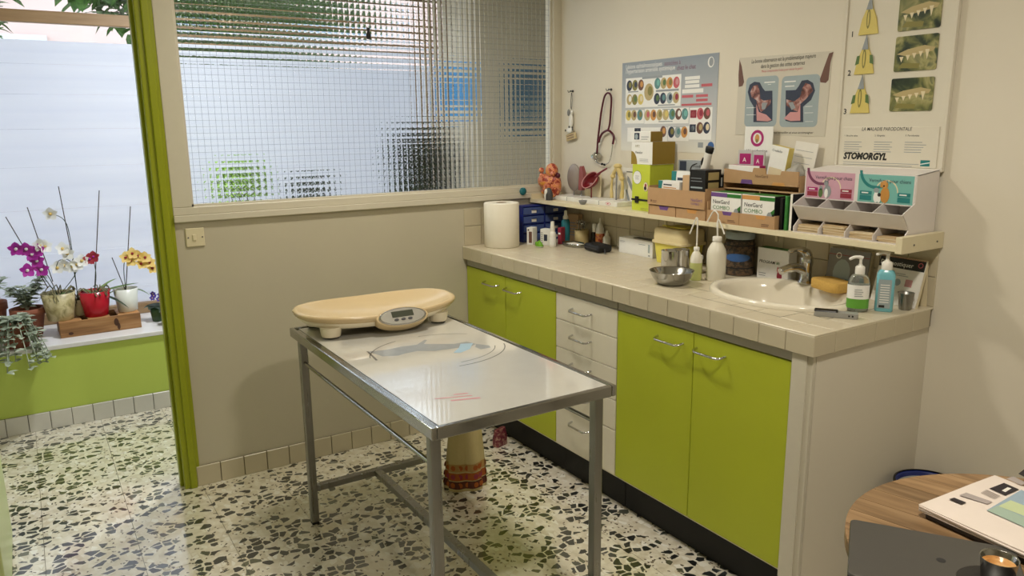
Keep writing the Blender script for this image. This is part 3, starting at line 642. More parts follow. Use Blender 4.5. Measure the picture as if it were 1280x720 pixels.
PG(L1, Y2, 'p_navy'); PG([(170, 330), (190, 285), (225, 275), (240, 320), (245, 380), (270, 395), (325, 385), (320, 420), (290, 450), (250, 480), (225, 440), (215, 390), (180, 370)], Y3, 'canal'); PG([(215, 420), (235, 480), (290, 500), (330, 540), (300, 550), (218, 545)], -.0027, 'p_pink'); PG([(258, 410), (300, 410), (280, 460), (255, 460)], -.003, 'p_grey')
L2 = [(655, 320), (640, 262), (600, 238), (555, 245), (530, 290), (510, 315), (435, 318), (432, 545), (470, 556), (566, 556), (565, 440), (625, 390)]
PG(L2, Y2, 'p_navy'); PG([(640, 320), (620, 275), (585, 262), (560, 300), (540, 370), (500, 400), (440, 385), (440, 430), (480, 460), (530, 480), (545, 420), (590, 380)], Y3, 'canal'); PG([(545, 420), (525, 480), (470, 480), (420, 530), (470, 548), (545, 545)], -.0027, 'p_pink'); PG([(455, 410), (490, 405), (510, 450), (480, 465)], -.003, 'p_grey')
PG([(88, 85), (105, 140), (122, 255), (110, 285), (82, 292), (80, 200)], Y1, 'p_brown'); PG([(792, 30), (770, 110), (755, 240), (735, 262), (695, 258), (690, 235), (720, 150), (760, 40)], Y1, 'p_brown')
for r in [(275, 255, 355, 258), (300, 272, 325, 274), (425, 250, 510, 253), (430, 285, 500, 288), (140, 447, 210, 449), (140, 500, 210, 502), (580, 437, 635, 439), (575, 485, 640, 487), (580, 550, 640, 552)]: R_(*r, 'p_white', Y2)
stuff(pb.build('print', ps))
# dental board
y0, z0 = -1.69, 1.388
bd = wall_thing('dental_board', 'tall white board of teeth drawings with STOMORGYL plate', 'board', y0, z0)
M_('board_white', (222, 216, 200), .3, var=.02)
MB().span((0, -.012, 0), (.387, 0, .95), 'board_white').build('panel', bd, bevel=.004)
rm = MB(); rm.span((0, -.018, .011), (.01, -.012, .939), 'board_white'); rm.span((.377, -.018, .011), (.387, -.012, .939), 'board_white'); rm.span((0, -.018, 0), (.387, -.012, .01), 'board_white'); rm.span((0, -.018, .94), (.387, -.012, .95), 'board_white'); rm.build('raised_rim', bd, bevel=.002)
f = mapper(1020, 0, 3, y0, z0)
Yb = -.0125
pl = MB(); a, b = f(108, 470), f(458, 632); pl.span((a[0], -.0155, b[1]), (b[0], -.012, a[1]-.006), 'board_white'); pln = pl.build('text_plate', bd, bevel=.001)
pb = MB(); yb = -.0158
pb.text('LA MALADIE PARODONTALE', .0125, *f(182, 490), yb, 'p_black', width=.178, bold=.004, shear=.15); pb.text('STOMORGYL', .023, *f(112, 594), yb, 'p_black', width=.163, bold=.055, shear=.2)
for u, t in ((118, '1. Bouche saine'), (230, '2. Gingivite'), (345, '3. Parodontite')): a = f(u, 511); pb.text(t, .006, *a, yb, 'p_black', bold=.004); pb.lines(a[0], a[1]-.052, a[0]+.075, a[1]-.012, 5, yb, 'p_grey', .25)
a = f(290, 612); pb.lines(f(112, 612)[0], a[1]-.016, f(400, 600)[0], a[1]+.006, 3, yb, 'p_grey', .25); a, b = f(402, 600), f(435, 624); pb.rect(a[0], b[1], b[0], a[1], yb, 'p_darkteal'); pb.poly([(a[0], a[1]-.012), (b[0], a[1]-.006), (b[0], a[1]-.009), (a[0], a[1]-.015)], yb-.0003, 'p_white')
stuff(pb.build('lettering', pln))
for k, (tx, ty, px0, py0, px1, py1, num) in enumerate([(205, 130, 320, -30, 482, 108, '1'), (188, 278, 304, 132, 466, 266, '2'), (172, 424, 287, 288, 450, 420, '3')]):
    a = f(tx, ty)
    tb_ = MB(); w_ = .036
    tb_.prism([(a[0]-w_, a[1]), (a[0]+w_, a[1]), (a[0]+w_*.72, a[1]+.05), (a[0]+w_*.3, a[1]+.085), (a[0], a[1]+.12), (a[0]-w_*.3, a[1]+.085), (a[0]-w_*.72, a[1]+.05)], Yb-.004, Yb+.001, 'p_yellow')
    th = tb_.build('tooth_relief', bd, bevel=.0015)
    q = MB(); q.prism([(a[0]-w_*.33, a[1]+.08), (a[0]+w_*.33, a[1]+.08), (a[0]+.002, a[1]+.128)], Yb-.0055, Yb-.003, 'p_grey'); q.build('tooth_tip', th)
    q = MB(); q.disc(a[0]-.002, a[1]+.05, .007, .032, Yb-.0044, 'p_olive'); q.disc(a[0]-.002, a[1]+.05, .003, .024, Yb-.0047, 'p_yellow')
    if k: q.poly([(a[0]-w_*.95, a[1]+.03), (a[0]-w_*.55, a[1]+.035), (a[0]-w_*.5, a[1]+.062), (a[0]-w_*.8, a[1]+.06)], Yb-.0044, 'p_green'); q.poly([(a[0]+w_*.95, a[1]+.03), (a[0]+w_*.55, a[1]+.035), (a[0]+w_*.5, a[1]+.062), (a[0]+w_*.8, a[1]+.06)], Yb-.0044, 'p_green')
    stuff(q.build('print', th))
    pb = MB(); pb.text(num, .019, a[0]-.062, a[1]-.002, Yb-.0003, 'p_black', bold=.02); pb.build('number', bd)
    a, b = f(px0+8, py0), f(px1-8, py1); ph = MB(); rr = .006; u0, v0, u1, v1 = a[0], b[1]+.005, b[0], a[1]-.007
    pts = []
    for cx_, cy_, a0 in ((u1-rr, v1-rr, 0), (u0+rr, v1-rr, PI/2), (u0+rr, v0+rr, PI), (u1-rr, v0+rr, 1.5*PI)): pts += [(cx_+rr*math.cos(a0+PI/2*j/4), cy_+rr*math.sin(a0+PI/2*j/4)) for j in range(5)]
    ph.prism(pts, Yb-.003, Yb+.001, 'dental_photo'); po = ph.build('photo', bd)
    q = MB(); ww_ = u1-u0; hh = v1-v0
    for j in range(5):
        uu = u0+ww_*(.12+.15*j); vv = v0+hh*(.42+.04*j); q.poly([(uu, vv), (uu+ww_*.1, vv), (uu+ww_*.055, vv-hh*(.16+.12*(j == 4)))], Yb-.0033, 'p_cream')
    q.poly([(u0+ww_*.05, v0+hh*.5), (u0+ww_*.3, v0+hh*.62), (u0+ww_*.7, v0+hh*.7), (u0+ww_*.95, v0+hh*.62), (u0+ww_*.9, v0+hh*.52), (u0+ww_*.3, v0+hh*.42)], Yb-.0031, 'p_tan')
    q.poly([(u0+ww_*.1, v0+hh*.1), (u0+ww_*.6, v0+hh*.06), (u0+ww_*.62, v0+hh*.2), (u0+ww_*.2, v0+hh*.24)], Yb-.0031, 'p_olive')
    stuff(q.build('print', po))
# ---------------------------------------------------------------- things hung on the wall
hk = at(764, 113, 'x', -.002)
st = thing('stethoscope', 'burgundy stethoscope hanging from a hook on the wall', 'stethoscope', (-.002, hk.y, hk.z))
f = mapper(690, 100, 6, hk.y, hk.z); dp_ = -.018
M_('burgundy', (84, 22, 40), .3)
def fp(pts): return [(f(*p)[0], dp_, f(*p)[1]) for p in pts]
MB().tube(spline(fp([(442, 378), (455, 330), (463, 240), (468, 150), (462, 112), (446, 98), (428, 106), (412, 140), (392, 240), (378, 350), (365, 460), (360, 548)]), 6), .0048, 'burgundy').build('tubing', st)
MB().tube(spline(fp([(372, 468), (385, 425), (405, 395), (440, 378), (470, 395), (486, 430), (478, 480)]), 6), .0056, 'burgundy').build('yoke', st)
MB().tube(spline(fp([(478, 478), (468, 560), (450, 615), (425, 632), (400, 632)]), 6), .0028, 'chrome').build('ear_tube', st); MB().tube(spline(fp([(365, 470), (350, 560), (352, 605), (375, 626), (400, 630)]), 6), .0028, 'chrome').build('ear_tube', st)
for p in ((398, 630), (416, 634)): a = f(*p); MB().ell((a[0], dp_, a[1]), (.009, .006, .006), 'black').build('ear_tip', st)
a = f(345, 572); cp = MB().lathe([(.021, -.005), (.022, 0), (.018, .006), (.009, .012), (.009, .02)], 'chrome', n=20, M=TR(a[0], dp_, a[1])@RX(PI/2)).build('chest_piece', st)
a = f(372, 570); MB().lathe([(.014, -.004), (.015, .003), (.012, .006)], 'chrome', n=18, M=TR(a[0], dp_+.004, a[1])@RX(PI/2)@RY(.6)).build('bell', st)
def hook(y, z, label):
    h = thing('wall_hook', label, 'hook', (-.0005, y, z)); MB().lathe([(.006, 0), (.006, .004), (.003, .008), (.003, .016), (.005, .018)], 'dark_grey', n=12, M=RX(PI/2)).build('peg', h); MB().tube([(0, -.014, 0), (0, -.02, -.004), (0, -.03, -.006), (0, -.034, .004)], .0018, 'dark_grey').build('hook_end', h)
hook(hk.y, hk.z+.004, 'small dark wall hook holding the burgundy stethoscope')
h2 = at(716, 114, 'x', -.002); hook(h2.y, h2.z, 'small dark wall hook holding the dog plaque')
og = thing('dog_plaque', 'hanging dog ornament with small wooden sign plate', 'ornament', (-.003, h2.y, h2.z))
f = mapper(690, 100, 6, h2.y, h2.z)
def fq(x, y, d=-.012): return (f(x, y)[0], d, f(x, y)[1])
MB().tube([fq(163, 95), fq(158, 150), fq(157, 215)], .0012, 'dark_grey').build('cord', og); MB().tube([fq(165, 95), fq(168, 150), fq(163, 220)], .0012, 'dark_grey').build('cord', og)
q = MB(); a = fq(158, 305); q.ell(a, (.017, .008, .04), 'white_plastic'); b = fq(150, 375); q.ell(b, (.026, .01, .018), 'white_plastic'); q.ell(fq(165, 245), (.009, .007, .012), 'white_plastic'); bo = q.build('dog_body', og)
MB().ell(fq(146, 245, -.016), (.011, .006, .018), 'mid_grey').build('head', og)
for x, y in ((128, 378), (155, 352), (178, 356), (180, 372)): MB().ell(fq(x, y, -.022), (.004, .003, .006), 'dark_grey').build('spot', bo)
a = fq(160, 425); M_('plaque', (196, 176, 132), .6); pq = MB().box((0, 0, 0), (.082, .008, .034), 'plaque', TR(*a)@RY(math.radians(-12))).build('sign_plate', og, bevel=.002)
q = MB(); Mx = TR(*a)@RY(math.radians(-12))
for k in range(2): q.add([Mx@Vector(p) for p in [(-.03, -.0045, -.008+k*.013), (.028, -.0045, -.008+k*.013), (.028, -.0045, -.004+k*.013), (-.03, -.0045, -.004+k*.013)]], [(0, 1, 2, 3)], 'p_brown')
stuff(q.build('lettering', pq))
# round magnet and cat sticker on the partition
m_ = thing('round_magnet', 'teal round knob fixed on the partition rail', 'knob', (at(652, 239, 'y', -.012).x, -.0225 if at(652, 239, 'y', -.012).x < -.205 else -.0125, at(652, 239, 'y', -.012).z), 0)
M_('teal_knob', (30, 110, 120), .35); MB().lathe([(.02, 0), (.02, .006), (.017, .01), (.006, .012)], 'teal_knob', n=24, M=RX(PI/2)).build('cap', m_)
q = at(460, 41, 'y', .018); cs = thing('cat_sticker', 'small black cat silhouette stuck on the wired glass', 'sticker', (q.x, .0185, q.z), 0)
c_ = MB(); c_.prism([(-.008, -.028), (.012, -.028), (.014, -.01), (.008, .008), (.01, .016), (.012, .028), (.006, .022), (0, .022), (-.004, .029), (-.007, .018), (-.004, .006), (-.01, -.008)], -.0012, .0, 'black'); c_.build('silhouette', cs)
# ---------------------------------------------------------------- things on the shelf
def cbox(name, label, cat, x, y, z, w_, d_, h_, m, front=None, top=None, side=None, rz=0, group=None, deco=None, bevel=.0012):
    """carton: centre of its front bottom edge at (x, y, z); w_ along the wall, d_ into it"""
    t = thing(name, label, cat, (x, y, z), -PI/2+rz, group)
    mb = MB(); x0, x1 = -w_/2, w_/2
    V = [(x0, 0, 0), (x1, 0, 0), (x1, d_, 0), (x0, d_, 0), (x0, 0, h_), (x1, 0, h_), (x1, d_, h_), (x0, d_, h_)]
    mb.add(V, [(0, 1, 5, 4)], front or m); mb.add(V, [(1, 2, 6, 5), (3, 0, 4, 7)], side or m); mb.add(V, [(4, 5, 6, 7)], top or m); mb.add(V, [(2, 3, 7, 6), (3, 2, 1, 0)], m)
    o = mb.build('carton', t)
    me = o.data; import bmesh
    bm = bmesh.new(); bm.from_mesh(me); bmesh.ops.remove_doubles(bm, verts=bm.verts, dist=1e-6); bm.to_mesh(me); bm.free()
    b = o.modifiers.new('bevel', 'BEVEL'); b.width = bevel; b.segments = 1
    if deco:
        p = MB(); deco(p, -w_/2, w_/2, h_); stuff(p.build('print', o))
    return t
YF = -.0006
# anatomical figure and penguin
fg = thing('anatomical_model', 'mottled orange and pink organ model beside the grey oval model', 'model', (-.13, -.098, S))
q = MB(); q.ell((0, 0, .055), (.045, .04, .056), 'organs'); q.ell((.012, -.005, .118), (.03, .028, .032), 'organs'); q.ell((-.02, -.02, .075), (.034, .03, .03), 'organs'); q.ell((.03, .0, .06), (.025, .03, .05), 'organs'); [q.ell((.04*math.cos(2.4*j), -.03+.012*math.sin(1.7*j), .02+.011*j), (.013, .013, .012), 'organs', 10, 6) for j in range(10)]; fg.scale = (1.3, 1.1, 1.25); q.build('organ_body', fg)
MB().ell((.045, -.0, .1), (.014, .012, .012), 'burgundy').build('lobe', fg); MB().ell((-.03, .0, .095), (.014, .012, .014), 'burgundy').build('lobe', fg)
pg = thing('penguin_figurine', 'small grey and white penguin-like figurine on the shelf end', 'figurine', (-.182, -.152, S))
q = MB(); q.lathe([(.022, 0), (.025, .01), (.024, .035), (.016, .055), (.006, .064)], 'dark_grey', n=18, sy=.8); q.build('body', pg); q = MB(); q.ell((-.004, -.014, .04), (.012, .008, .02), 'white_plastic'); q.tube([(-.004, -.021, .03), (-.002, -.02, .003)], [.006, .003], 'white_plastic'); q.build('belly', pg)
# white model base with compartments, organs on rods
mb_ = thing('model_base', 'long white divided model stand lying on the shelf', 'model stand', (-.135, -.375, S))
MB().span((-.265, 0, 0), (.265, .122, .022), 'white_plastic').build('plinth', mb_, bevel=.002)
q = MB()
for u in (-.13, -.0, .13): q.span((u-.001, -.0012, .001), (u+.001, .0, .021), 'mid_grey')
for u in (-.13, -.0, .13): q.span((u-.001, .002, .0215), (u+.001, .118, .0225), 'mid_grey')
stuff(q.build('divider_line', mb_)); p = MB(); p.disc(.2, .012, .02, .007, -.0012, 'p_red'); p.disc(.2, .012, .017, .005, -.0016, 'p_white'); p.disc(.2, .012, .008, .003, -.002, 'p_red'); stuff(p.build('print', mb_))
zb_ = S+.0225
def up(px, py, x): return at(px, py, 'x', x)
g = up(707, 240, -.07); ko = thing('oval_organ_model', 'smooth grey oval organ model on a thin rod', 'model', (-.055, -.2, zb_))
MB().tube([(0, 0, 0), (0, 0, .03)], .0025, 'mid_grey').build('rod', ko); M_('organ_grey', (150, 140, 134), .35); MB().ell((0, 0, .092), (.054, .02, .07), 'organ_grey', 20, 14).build('organ', ko)
kr = thing('kidney_half_model', 'dark red hollow organ half with stem on cream backing plate', 'model', (-.06, -.325, zb_)); kr.scale = (1.3, 1, 1)
MB().box((.0, .03, .06), (.1, .006, .12), 'p_cream').build('backing_plate', kr, bevel=.002)
M_('deep_red', (122, 28, 38), .3); M_('deep_red2', (150, 84, 84), .4)
sl_ = MB(); sl_.prism([(-.052, .03), (-.044, .15), (-.036, .155), (-.022, .12), (-.018, .085), (-.03, .03)], -.012, .008, 'deep_red2'); sl_.build('slice', kr, bevel=.004); MB().tube([(-.042, 0, 0), (-.042, 0, .035)], .0022, 'mid_grey').build('rod', kr)
cupm = TR(.025, -.012, .085)@RY(math.radians(-62))@RX(math.radians(18))
q = MB(); q.lathe([(.002, -.04), (.02, -.034), (.034, -.015), (.038, .008), (.0365, .008), (.032, -.012), (.018, -.03), (.002, -.035)], 'deep_red', n=24, sx=.8, sy=1.25, M=TR(.025, -.012, .085)@RY(math.radians(25))@RX(math.radians(62)))
q.build('hollow_half', kr); q = MB(); n = 28; Mr = TR(.025, -.012, .085)@RY(math.radians(25))@RX(math.radians(62))
q.tube([Mr@Vector((.0375*.8*math.cos(2*PI*k/n), .0375*1.25*math.sin(2*PI*k/n), .008)) for k in range(n)], .0022, 'p_pink', closed=True); q.build('rim', kr)
MB().tube(spline([(.055, -.01, .105), (.085, -.012, .128), (.125, -.014, .15)], 4), [.007]*4+[.005]*4+[.004], 'deep_red').build('stem', kr); MB().tube([(.03, -.01, 0), (.03, -.01, .05)], .003, 'deep_red').build('rod', kr)
gc = thing('small_grey_bowl', 'tiny grey bowl at the front edge of the shelf', 'bowl', (-.178, -.435, S)); MB().lathe([(.011, 0), (.017, .008), (.021, .02), (.019, .02), (.014, .01), (.002, .006)], 'mid_grey', n=20, cap1=False).build('bowl', gc)
bn = thing('bone_joint_model', 'yellowed leg bone model held on a grey rod', 'model', (-.06, -.545, zb_)); bn.scale = (1.4, 1.2, 1.05)
M_('bone', (212, 190, 128), .5, var=.1)
MB().tube([(.0, 0, 0), (.0, 0, .13)], .003, 'mid_grey').build('rod', bn)
MB().tube(spline([(-.024, 0, .008), (-.026, 0, .06), (-.02, 0, .11), (.004, 0, .15)], 4), [.007]*3+[.005]*6+[.008]*4, 'bone').build('bone', bn); MB().tube(spline([(.028, 0, .01), (.032, 0, .06), (.026, 0, .1), (.008, 0, .148)], 4), [.008]*3+[.006]*6+[.01]*4, 'bone').build('bone', bn); q = MB(); q.ell((.005, 0, .155), (.018, .014, .012), 'bone'); q.ell((-.02, 0, .108), (.01, .01, .012), 'bone'); q.ell((.026, 0, .1), (.012, .01, .012), 'bone'); q.build('joint', bn)
bk = thing('leaflet', 'white leaflet with bone drawings leaning against the wall', 'leaflet', (-.03, -.605, S))
Mx = RX(math.radians(-6)); MB().box((0, 0, .085), (.135, .002, .185), 'white_paper', Mx).build('sheet', bk)
q = MB(); q.poly([(-.03, .14), (-.015, .13), (.02, .085), (.03, .075), (.022, .06), (.0, .08), (-.03, .12)], -.0016, 'p_grey'); q.poly([(-.035, .07), (-.01, .02), (.01, .012), (.0, .035), (-.025, .075)], -.0016, 'p_grey'); q.rect(-.04, .156, .03, .16, -.0016, 'p_black'); q.v = [tuple(Mx@Vector(p)) for p in q.v]; stuff(q.build('print', bk))
# green carton stack
def d_green(p, a, b, h):
    p.disc(a+.034, h*.72, .028, .03, YF, 'p_black', 22); p.disc(a+.034, h*.72, .0268, .0288, YF*2, 'p_white', 22); p.disc(b-.024, h*.53, .016, .021, YF, 'p_black', 22); p.disc(b-.024, h*.53, .015, .02, YF*2, 'p_cream', 22); p.disc(b-.024, h*.56, .006, .008, YF*3, 'p_wine'); p.disc(b-.026, h*.5, .008, .009, YF*3, 'p_black')
    p.lines(a+.022, h*.68, a+.048, h*.78, 3, YF*3, 'p_grey', .3); p.lines(a+.06, h*.03, b-.005, h*.08, 2, YF, 'p_olive', .3)
gr_ = cbox('green_carton', 'tall lime green carton with white circles and black strap', 'box', -.15, -.818, S, .115, .142, .205, 'p_lime', deco=d_green)
MB().span((-.058, -.003, .045), (.058, .0, .053), 'black').build('strap', gr_); MB().box((-.02, -.004, .049), (.022, .006, .03), 'black').build('buckle', gr_, bevel=.002)
def d_gold(p, a, b, h):
    p.poly([(a, 0)]+[(a+.04*math.cos(t*PI/16), .058*math.sin(t*PI/16)) for t in range(9)], YF, 'p_gold'); p.text('MP2', .012, a+.026, h*.76, YF, 'p_olive', shear=.1); p.text('Vendor', .012, a+.026, h*.48, YF, 'p_black', bold=.004); p.lines(a+.055, .012, b-.012, .028, 3, YF, 'p_grey', .3)
cbox('gold_carton', 'white and gold carton standing on the green carton', 'box', -.148, -.818, S+.2055, .138, .135, .098, 'p_white', side='p_gold', top='p_gold', deco=d_gold)
def d_sm(p, a, b, h): p.rect(a+.02, .01, a+.05, h-.006, YF, 'p_navy'); p.disc(a+.033, h*.5, .009, .012, YF*2, 'p_bluegrey'); p.lines(a+.06, .01, b-.01, .03, 2, YF, 'p_grey', .3)
cbox('small_carton', 'small white and gold carton topmost on the carton stack', 'box', -.14, -.8, S+.304, .115, .08, .045, 'p_white', side='p_gold', deco=d_sm, rz=.12)
# cardboard display with two drawers, cartons on it
def cardboard_case(name, label, x, y, w_, d_, h_, lower=True):
    t = thing(name, label, 'display box', (x, y, S))
    return t
cA = thing('cardboard_display', 'brown cardboard counter display with closed upper panel', 'display box', (-.203, -1.095, S))
w2 = .16; h1 = .04; h2_ = .115
q = MB(); q.span((-w2, .0, 0), (-.003, .004, h1), 'cardboard'); q.span((.003, .0, 0), (w2, .004, h1), 'cardboard'); q.build('drawer_front', cA, bevel=.001) if False else None
for a, b, m_t in ((-w2, -.002, 'p_violet'), (.002, w2, 'p_orange')):
    o = MB().span((a, 0, 0), (b, .004, h1), 'cardboard').build('drawer_front', cA)
    p = MB(); mid = (a+b)/2 + .01; p.poly([(mid-.03, h1), (mid+.03, h1), (mid+.022, h1-.016), (mid-.022, h1-.016)], YF, m_t); stuff(p.build('print', o))
MB().span((-w2-.006, -.006, h1+.004), (w2+.004, -.001, h2_), 'cardboard').build('upper_panel', cA)
p = MB(); p.text('NexGard', .013, w2-.07, h1+.034, -.0066, 'p_violet', bold=.004, width=.06); p.text('COMBO', .009, w2-.07, h1+.02, -.0066, 'p_violet', width=.045); p.disc(-w2+.018, h1+.02, .004, .005, -.0066, 'p_brown'); p.lines(-w2+.026, h1+.014, -w2+.055, h1+.026, 2, -.0066, 'p_brown', .35); stuff(p.build('print', cA))
sd = MB(); sd.span((-w2-.005, -.001, 0), (-w2-.001, .19, h2_+.008), 'cardboard'); sd.build('side_wall', cA); MB().span((w2+.001, -.001, 0), (w2+.005, .19, h2_+.012), 'cardboard').build('side_wall', cA); MB().span((-w2, .004, h2_-.012), (w2, .19, h2_-.008), 'cardboard_light').build('tray', cA); MB().span((-w2, .186, 0), (w2, .19, h2_+.01), 'cardboard').build('back', cA); MB().span((-.002, .005, 0), (.002, .185, h2_-.013), 'cardboard').build('divider', cA)
zc = S+h2_-.0075
def d_w(p, a, b, h): p.poly([(a, h), (a+.03, h), (a+.022, 0), (a, 0)], YF, 'p_darkteal'); p.rect(a+.035, h*.5, a+.035+(b-a)*.4, h*.65, YF, 'p_navy'); p.rect(a+.035, h*.2, b-.02, h*.3, YF, 'p_orange')
cbox('medicine_carton', 'white carton with teal and orange print lying behind the clipper base', 'box', -.17, -1.015, zc, .14, .045, .036, 'p_white', deco=d_w, rz=-.1)
cbox('medicine_carton', 'white carton with teal corner standing upright by the gold carton', 'box', -.115, -1.035, zc, .12, .045, .075, 'p_white', deco=d_w)
cbox('leaflet_box', 'grey and white carton leaning topmost behind the cartons', 'box', -.05, -1.02, zc, .15, .03, .12, 'p_white', front='p_grey', deco=lambda p, a, b, h: (p.text('Wonder', .012, .01, h-.03, YF, 'p_black', bold=.006, width=.06), p.rect(a+.01, h-.045, a+.05, h-.005, YF, 'p_navy')))
cbox('grey_carton', 'plain grey-brown carton beside the black clipper boxes', 'box', -.185, -1.13, zc, .04, .06, .066, 'cardboard_light', side='mid_grey')
def d_blk(p, a, b, h): p.rect(a+.008, h*.2, a+.008+(b-a)*.75, h*.27, YF, 'p_bluegrey'); p.lines(a+.008, h*.5, b-.01, h*.75, 2, YF, 'p_grey', .2)
bb = cbox('black_carton', 'black carton with pale window labels on cardboard display', 'box', -.198, -1.205, zc, .085, .09, .092, 'black', deco=d_blk)
q = MB()
for k in (0, 1): q.add([(.0431, .016, .012+k*.04), (.0431, .076, .012+k*.04), (.0431, .076, .042+k*.04), (.0431, .016, .042+k*.04)], [(0, 1, 2, 3)], 'p_tan')
stuff(q.build('side_label', bb))
cbox('black_carton', 'black and white carton beside the windowed black carton', 'box', -.1, -1.215, zc, .07, .07, .07, 'black', front='p_black', deco=lambda p, a, b, h: p.rect(a+.012, h*.35, b-.003, h*.85, YF, 'p_white'))
cl = thing('hair_clipper', 'white and black electric hair clipper standing in charger', 'clipper', (-.085, -1.115, zc))
Mc = TR(0, 0, .02)@RY(math.radians(16)); MB().box((-.01, 0, .03), (.045, .04, .06), 'dark_grey').build('charger', cl, bevel=.006)
q = MB(); q.lathe([(.013, .03), (.019, .06), (.018, .12), (.017, .14)], 'white_plastic', n=18, sy=.8, M=Mc); q.build('body', cl); MB().lathe([(.0175, .14), (.02, .15), (.02, .163), (.016, .166)], 'black', n=16, sy=.7, M=Mc).build('blade_head', cl); MB().ell((-.012, -.012, .1), (.006, .004, .018), 'black', M=Mc).build('grip', cl)
MB().tube(spline([(-.01, -.016, .11), (-.035, -.018, .1), (-.05, -.012, .075), (-.04, -.005, .05)], 5), .0025, 'black').build('cord', cl)
# second display: low tray with two flea-tablet cartons, upper tray on a rack
cB = thing('cardboard_tray', 'low brown cardboard tray holding two white and green cartons', 'display box', (-.204, -1.432, S))
w2 = .16
for a, b, m_t in ((-w2, -.001, 'p_violet'), (.001, w2, 'p_orange')):
    o = MB().span((a, 0, 0), (b, .004, .047), 'cardboard').build('front_lip', cB); mid = a+.1; p = MB(); p.poly([(mid-.025, .047), (mid+.025, .047), (mid+.018, .033), (mid-.018, .033)], YF, m_t); p.lines(b-.055, .008, b-.012, .02, 2, YF, 'p_brown', .4); stuff(p.build('print', o))
MB().span((-w2, .0045, 0), (w2, .095, .003), 'cardboard').build('bottom', cB); MB().span((-w2-.004, 0, 0), (-w2-.0005, .1, .08), 'cardboard').build('side_wall', cB); MB().span((w2+.0005, 0, 0), (w2+.004, .1, .05), 'cardboard').build('side_wall', cB)
def d_nex(band):
    def d(p, a, b, h):
        p.rect(a, h-.018, a+(b-a)*.55, h-.002, YF, band); p.rect(a+(b-a)*.55, h-.018, b, h-.004, YF, 'p_dgreen'); p.text('NexGard', .016, a+.012, h-.044, YF, 'p_black', width=.082, bold=.004); p.text('COMBO', .015, a+.012, h-.066, YF, 'p_dgreen', width=.085); p.lines(a+.012, h-.08, a+.08, h-.07, 2, YF, 'p_grey', .35)
        p.poly([(b, h-.045), (b-.02, h-.06), (b-.045, h-.085), (b-.055, .01), (b, .01)], YF, 'p_dgreen'); p.poly([(b, h-.06), (b-.03, h-.085), (b-.042, .01), (b, .01)], YF*2, 'p_black'); p.disc(b-.02, .04, .012, .018, YF*3, 'p_grey')
    return d
cbox('tablet_carton', 'white and green COMBO carton with purple band in cardboard tray', 'box', -.195, -1.354, S+.0035, .15, .08, .115, 'p_white', top='p_dgreen', side='p_white', deco=d_nex('p_violet'))
cbox('tablet_carton', 'white and green COMBO carton with tan band in cardboard tray', 'box', -.195, -1.51, S+.0035, .15, .08, .115, 'p_white', top='p_dgreen', side='p_black', deco=d_nex('p_orange'))
cC = thing('cardboard_rack', 'tall brown cardboard rack with open upper tray behind cartons', 'display box', (-.103, -1.437, S))
w2 = .176
for a in (-w2-.004, w2): MB().span((a, 0, 0), (a+.004, .098, .19), 'cardboard').build('side_wall', cC)
MB().span((-w2, .094, 0), (w2, .098, .2), 'cardboard').build('back', cC); MB().span((-w2, 0, .125), (w2, .094, .129), 'cardboard_light').build('shelf_board', cC); MB().span((-w2, 0, .15), (w2, .094, .154), 'cardboard_light').build('shelf_board', cC); MB().span((-.002, .002, 0), (.002, .092, .1245), 'cardboard').build('divider', cC)
q = MB(); q.prism([(-w2, .150), (w2, .150), (w2, .205), (.1, .205), (.095, .19), (.03, .19), (.025, .212), (-.03, .212), (-.035, .195), (-w2, .205)], -.005, -.001, 'cardboard'); fl = q.build('upper_lip', cC)
p = MB(); p.poly([(-.09, .15), (-.03, .15), (-.035, .166), (-.085, .166)], -.0056, 'p_violet'); p.text('NexGard', .012, -.02, .176, -.0056, 'p_brown', width=.06); p.poly([(.06, .15), (.12, .15), (.115, .162), (.065, .162)], -.0056, 'p_orange'); stuff(p.build('print', fl))
zr = S+.1545
def d_ring(p, a, b, h): p.arc((a+b)/2-.005, h-.045, .021, .032, 0, 2*PI, YF, 'p_magenta', 24); p.disc((a+b)/2-.005, h-.045, .011, .016, YF*2, 'p_orange'); p.disc((a+b)/2-.005, h-.055, .006, .008, YF*3, 'p_olive'); p.text('Wepidamine', .011, a+.014, h-.098, YF, 'p_navy', width=(b-a)*.74, shear=.15, bold=.004); p.lines(a+.02, h-.115, b-.02, h-.107, 1, YF, 'p_red', .4)
cbox('display_card', 'white backing card with magenta ring logo behind purple sachets', 'card', -.028, -1.355, zr, .137, .004, .212, 'p_white', deco=d_ring)
cbox('sachet_box', 'open magenta and white carton in the upper cardboard tray', 'box', -.092, -1.345, zr, .155, .035, .064, 'p_white', top='p_magenta', side='p_magenta', deco=lambda p, a, b, h: p.lines(a+.01, .012, b-.03, .05, 3, YF, 'p_grey', .3))
for k in (0, 1):
    cbox('sachet', 'silver sachet with magenta square '+('on the clipper side' if k == 0 else 'beside the yellow carton'), 'sachet', -.052, -1.315-.066*k, zr, .064, .006, .122-.004*k, 'light_grey', rz=.15-.25*k, deco=lambda p, a, b, h: (p.rect(a+.008, h-.055, b-.006, h-.014, YF, 'p_magenta'), p.text('A', .018, a+.022, h-.046, YF*2, 'p_white', bold=.006)))
yb_ = cbox('yellow_carton', 'white and yellow carton standing tilted in the upper tray', 'box', -.08, -1.478, zr, .082, .03, .132, 'p_white', side='p_yellow', top='p_yellow', deco=lambda p, a, b, h: (p.text('Credelio', .009, a+.008, h-.022, YF, 'p_navy', width=.046, bold=.004), p.rect(a+.008, .02, b-.015, .05, YF, 'p_cream')))
M_('yellow_card', (220, 176, 50), .5); yb_.rotation_euler = (0, math.radians(10), -PI/2)
yb_.location.z += .0085; yb_.location.x += .004
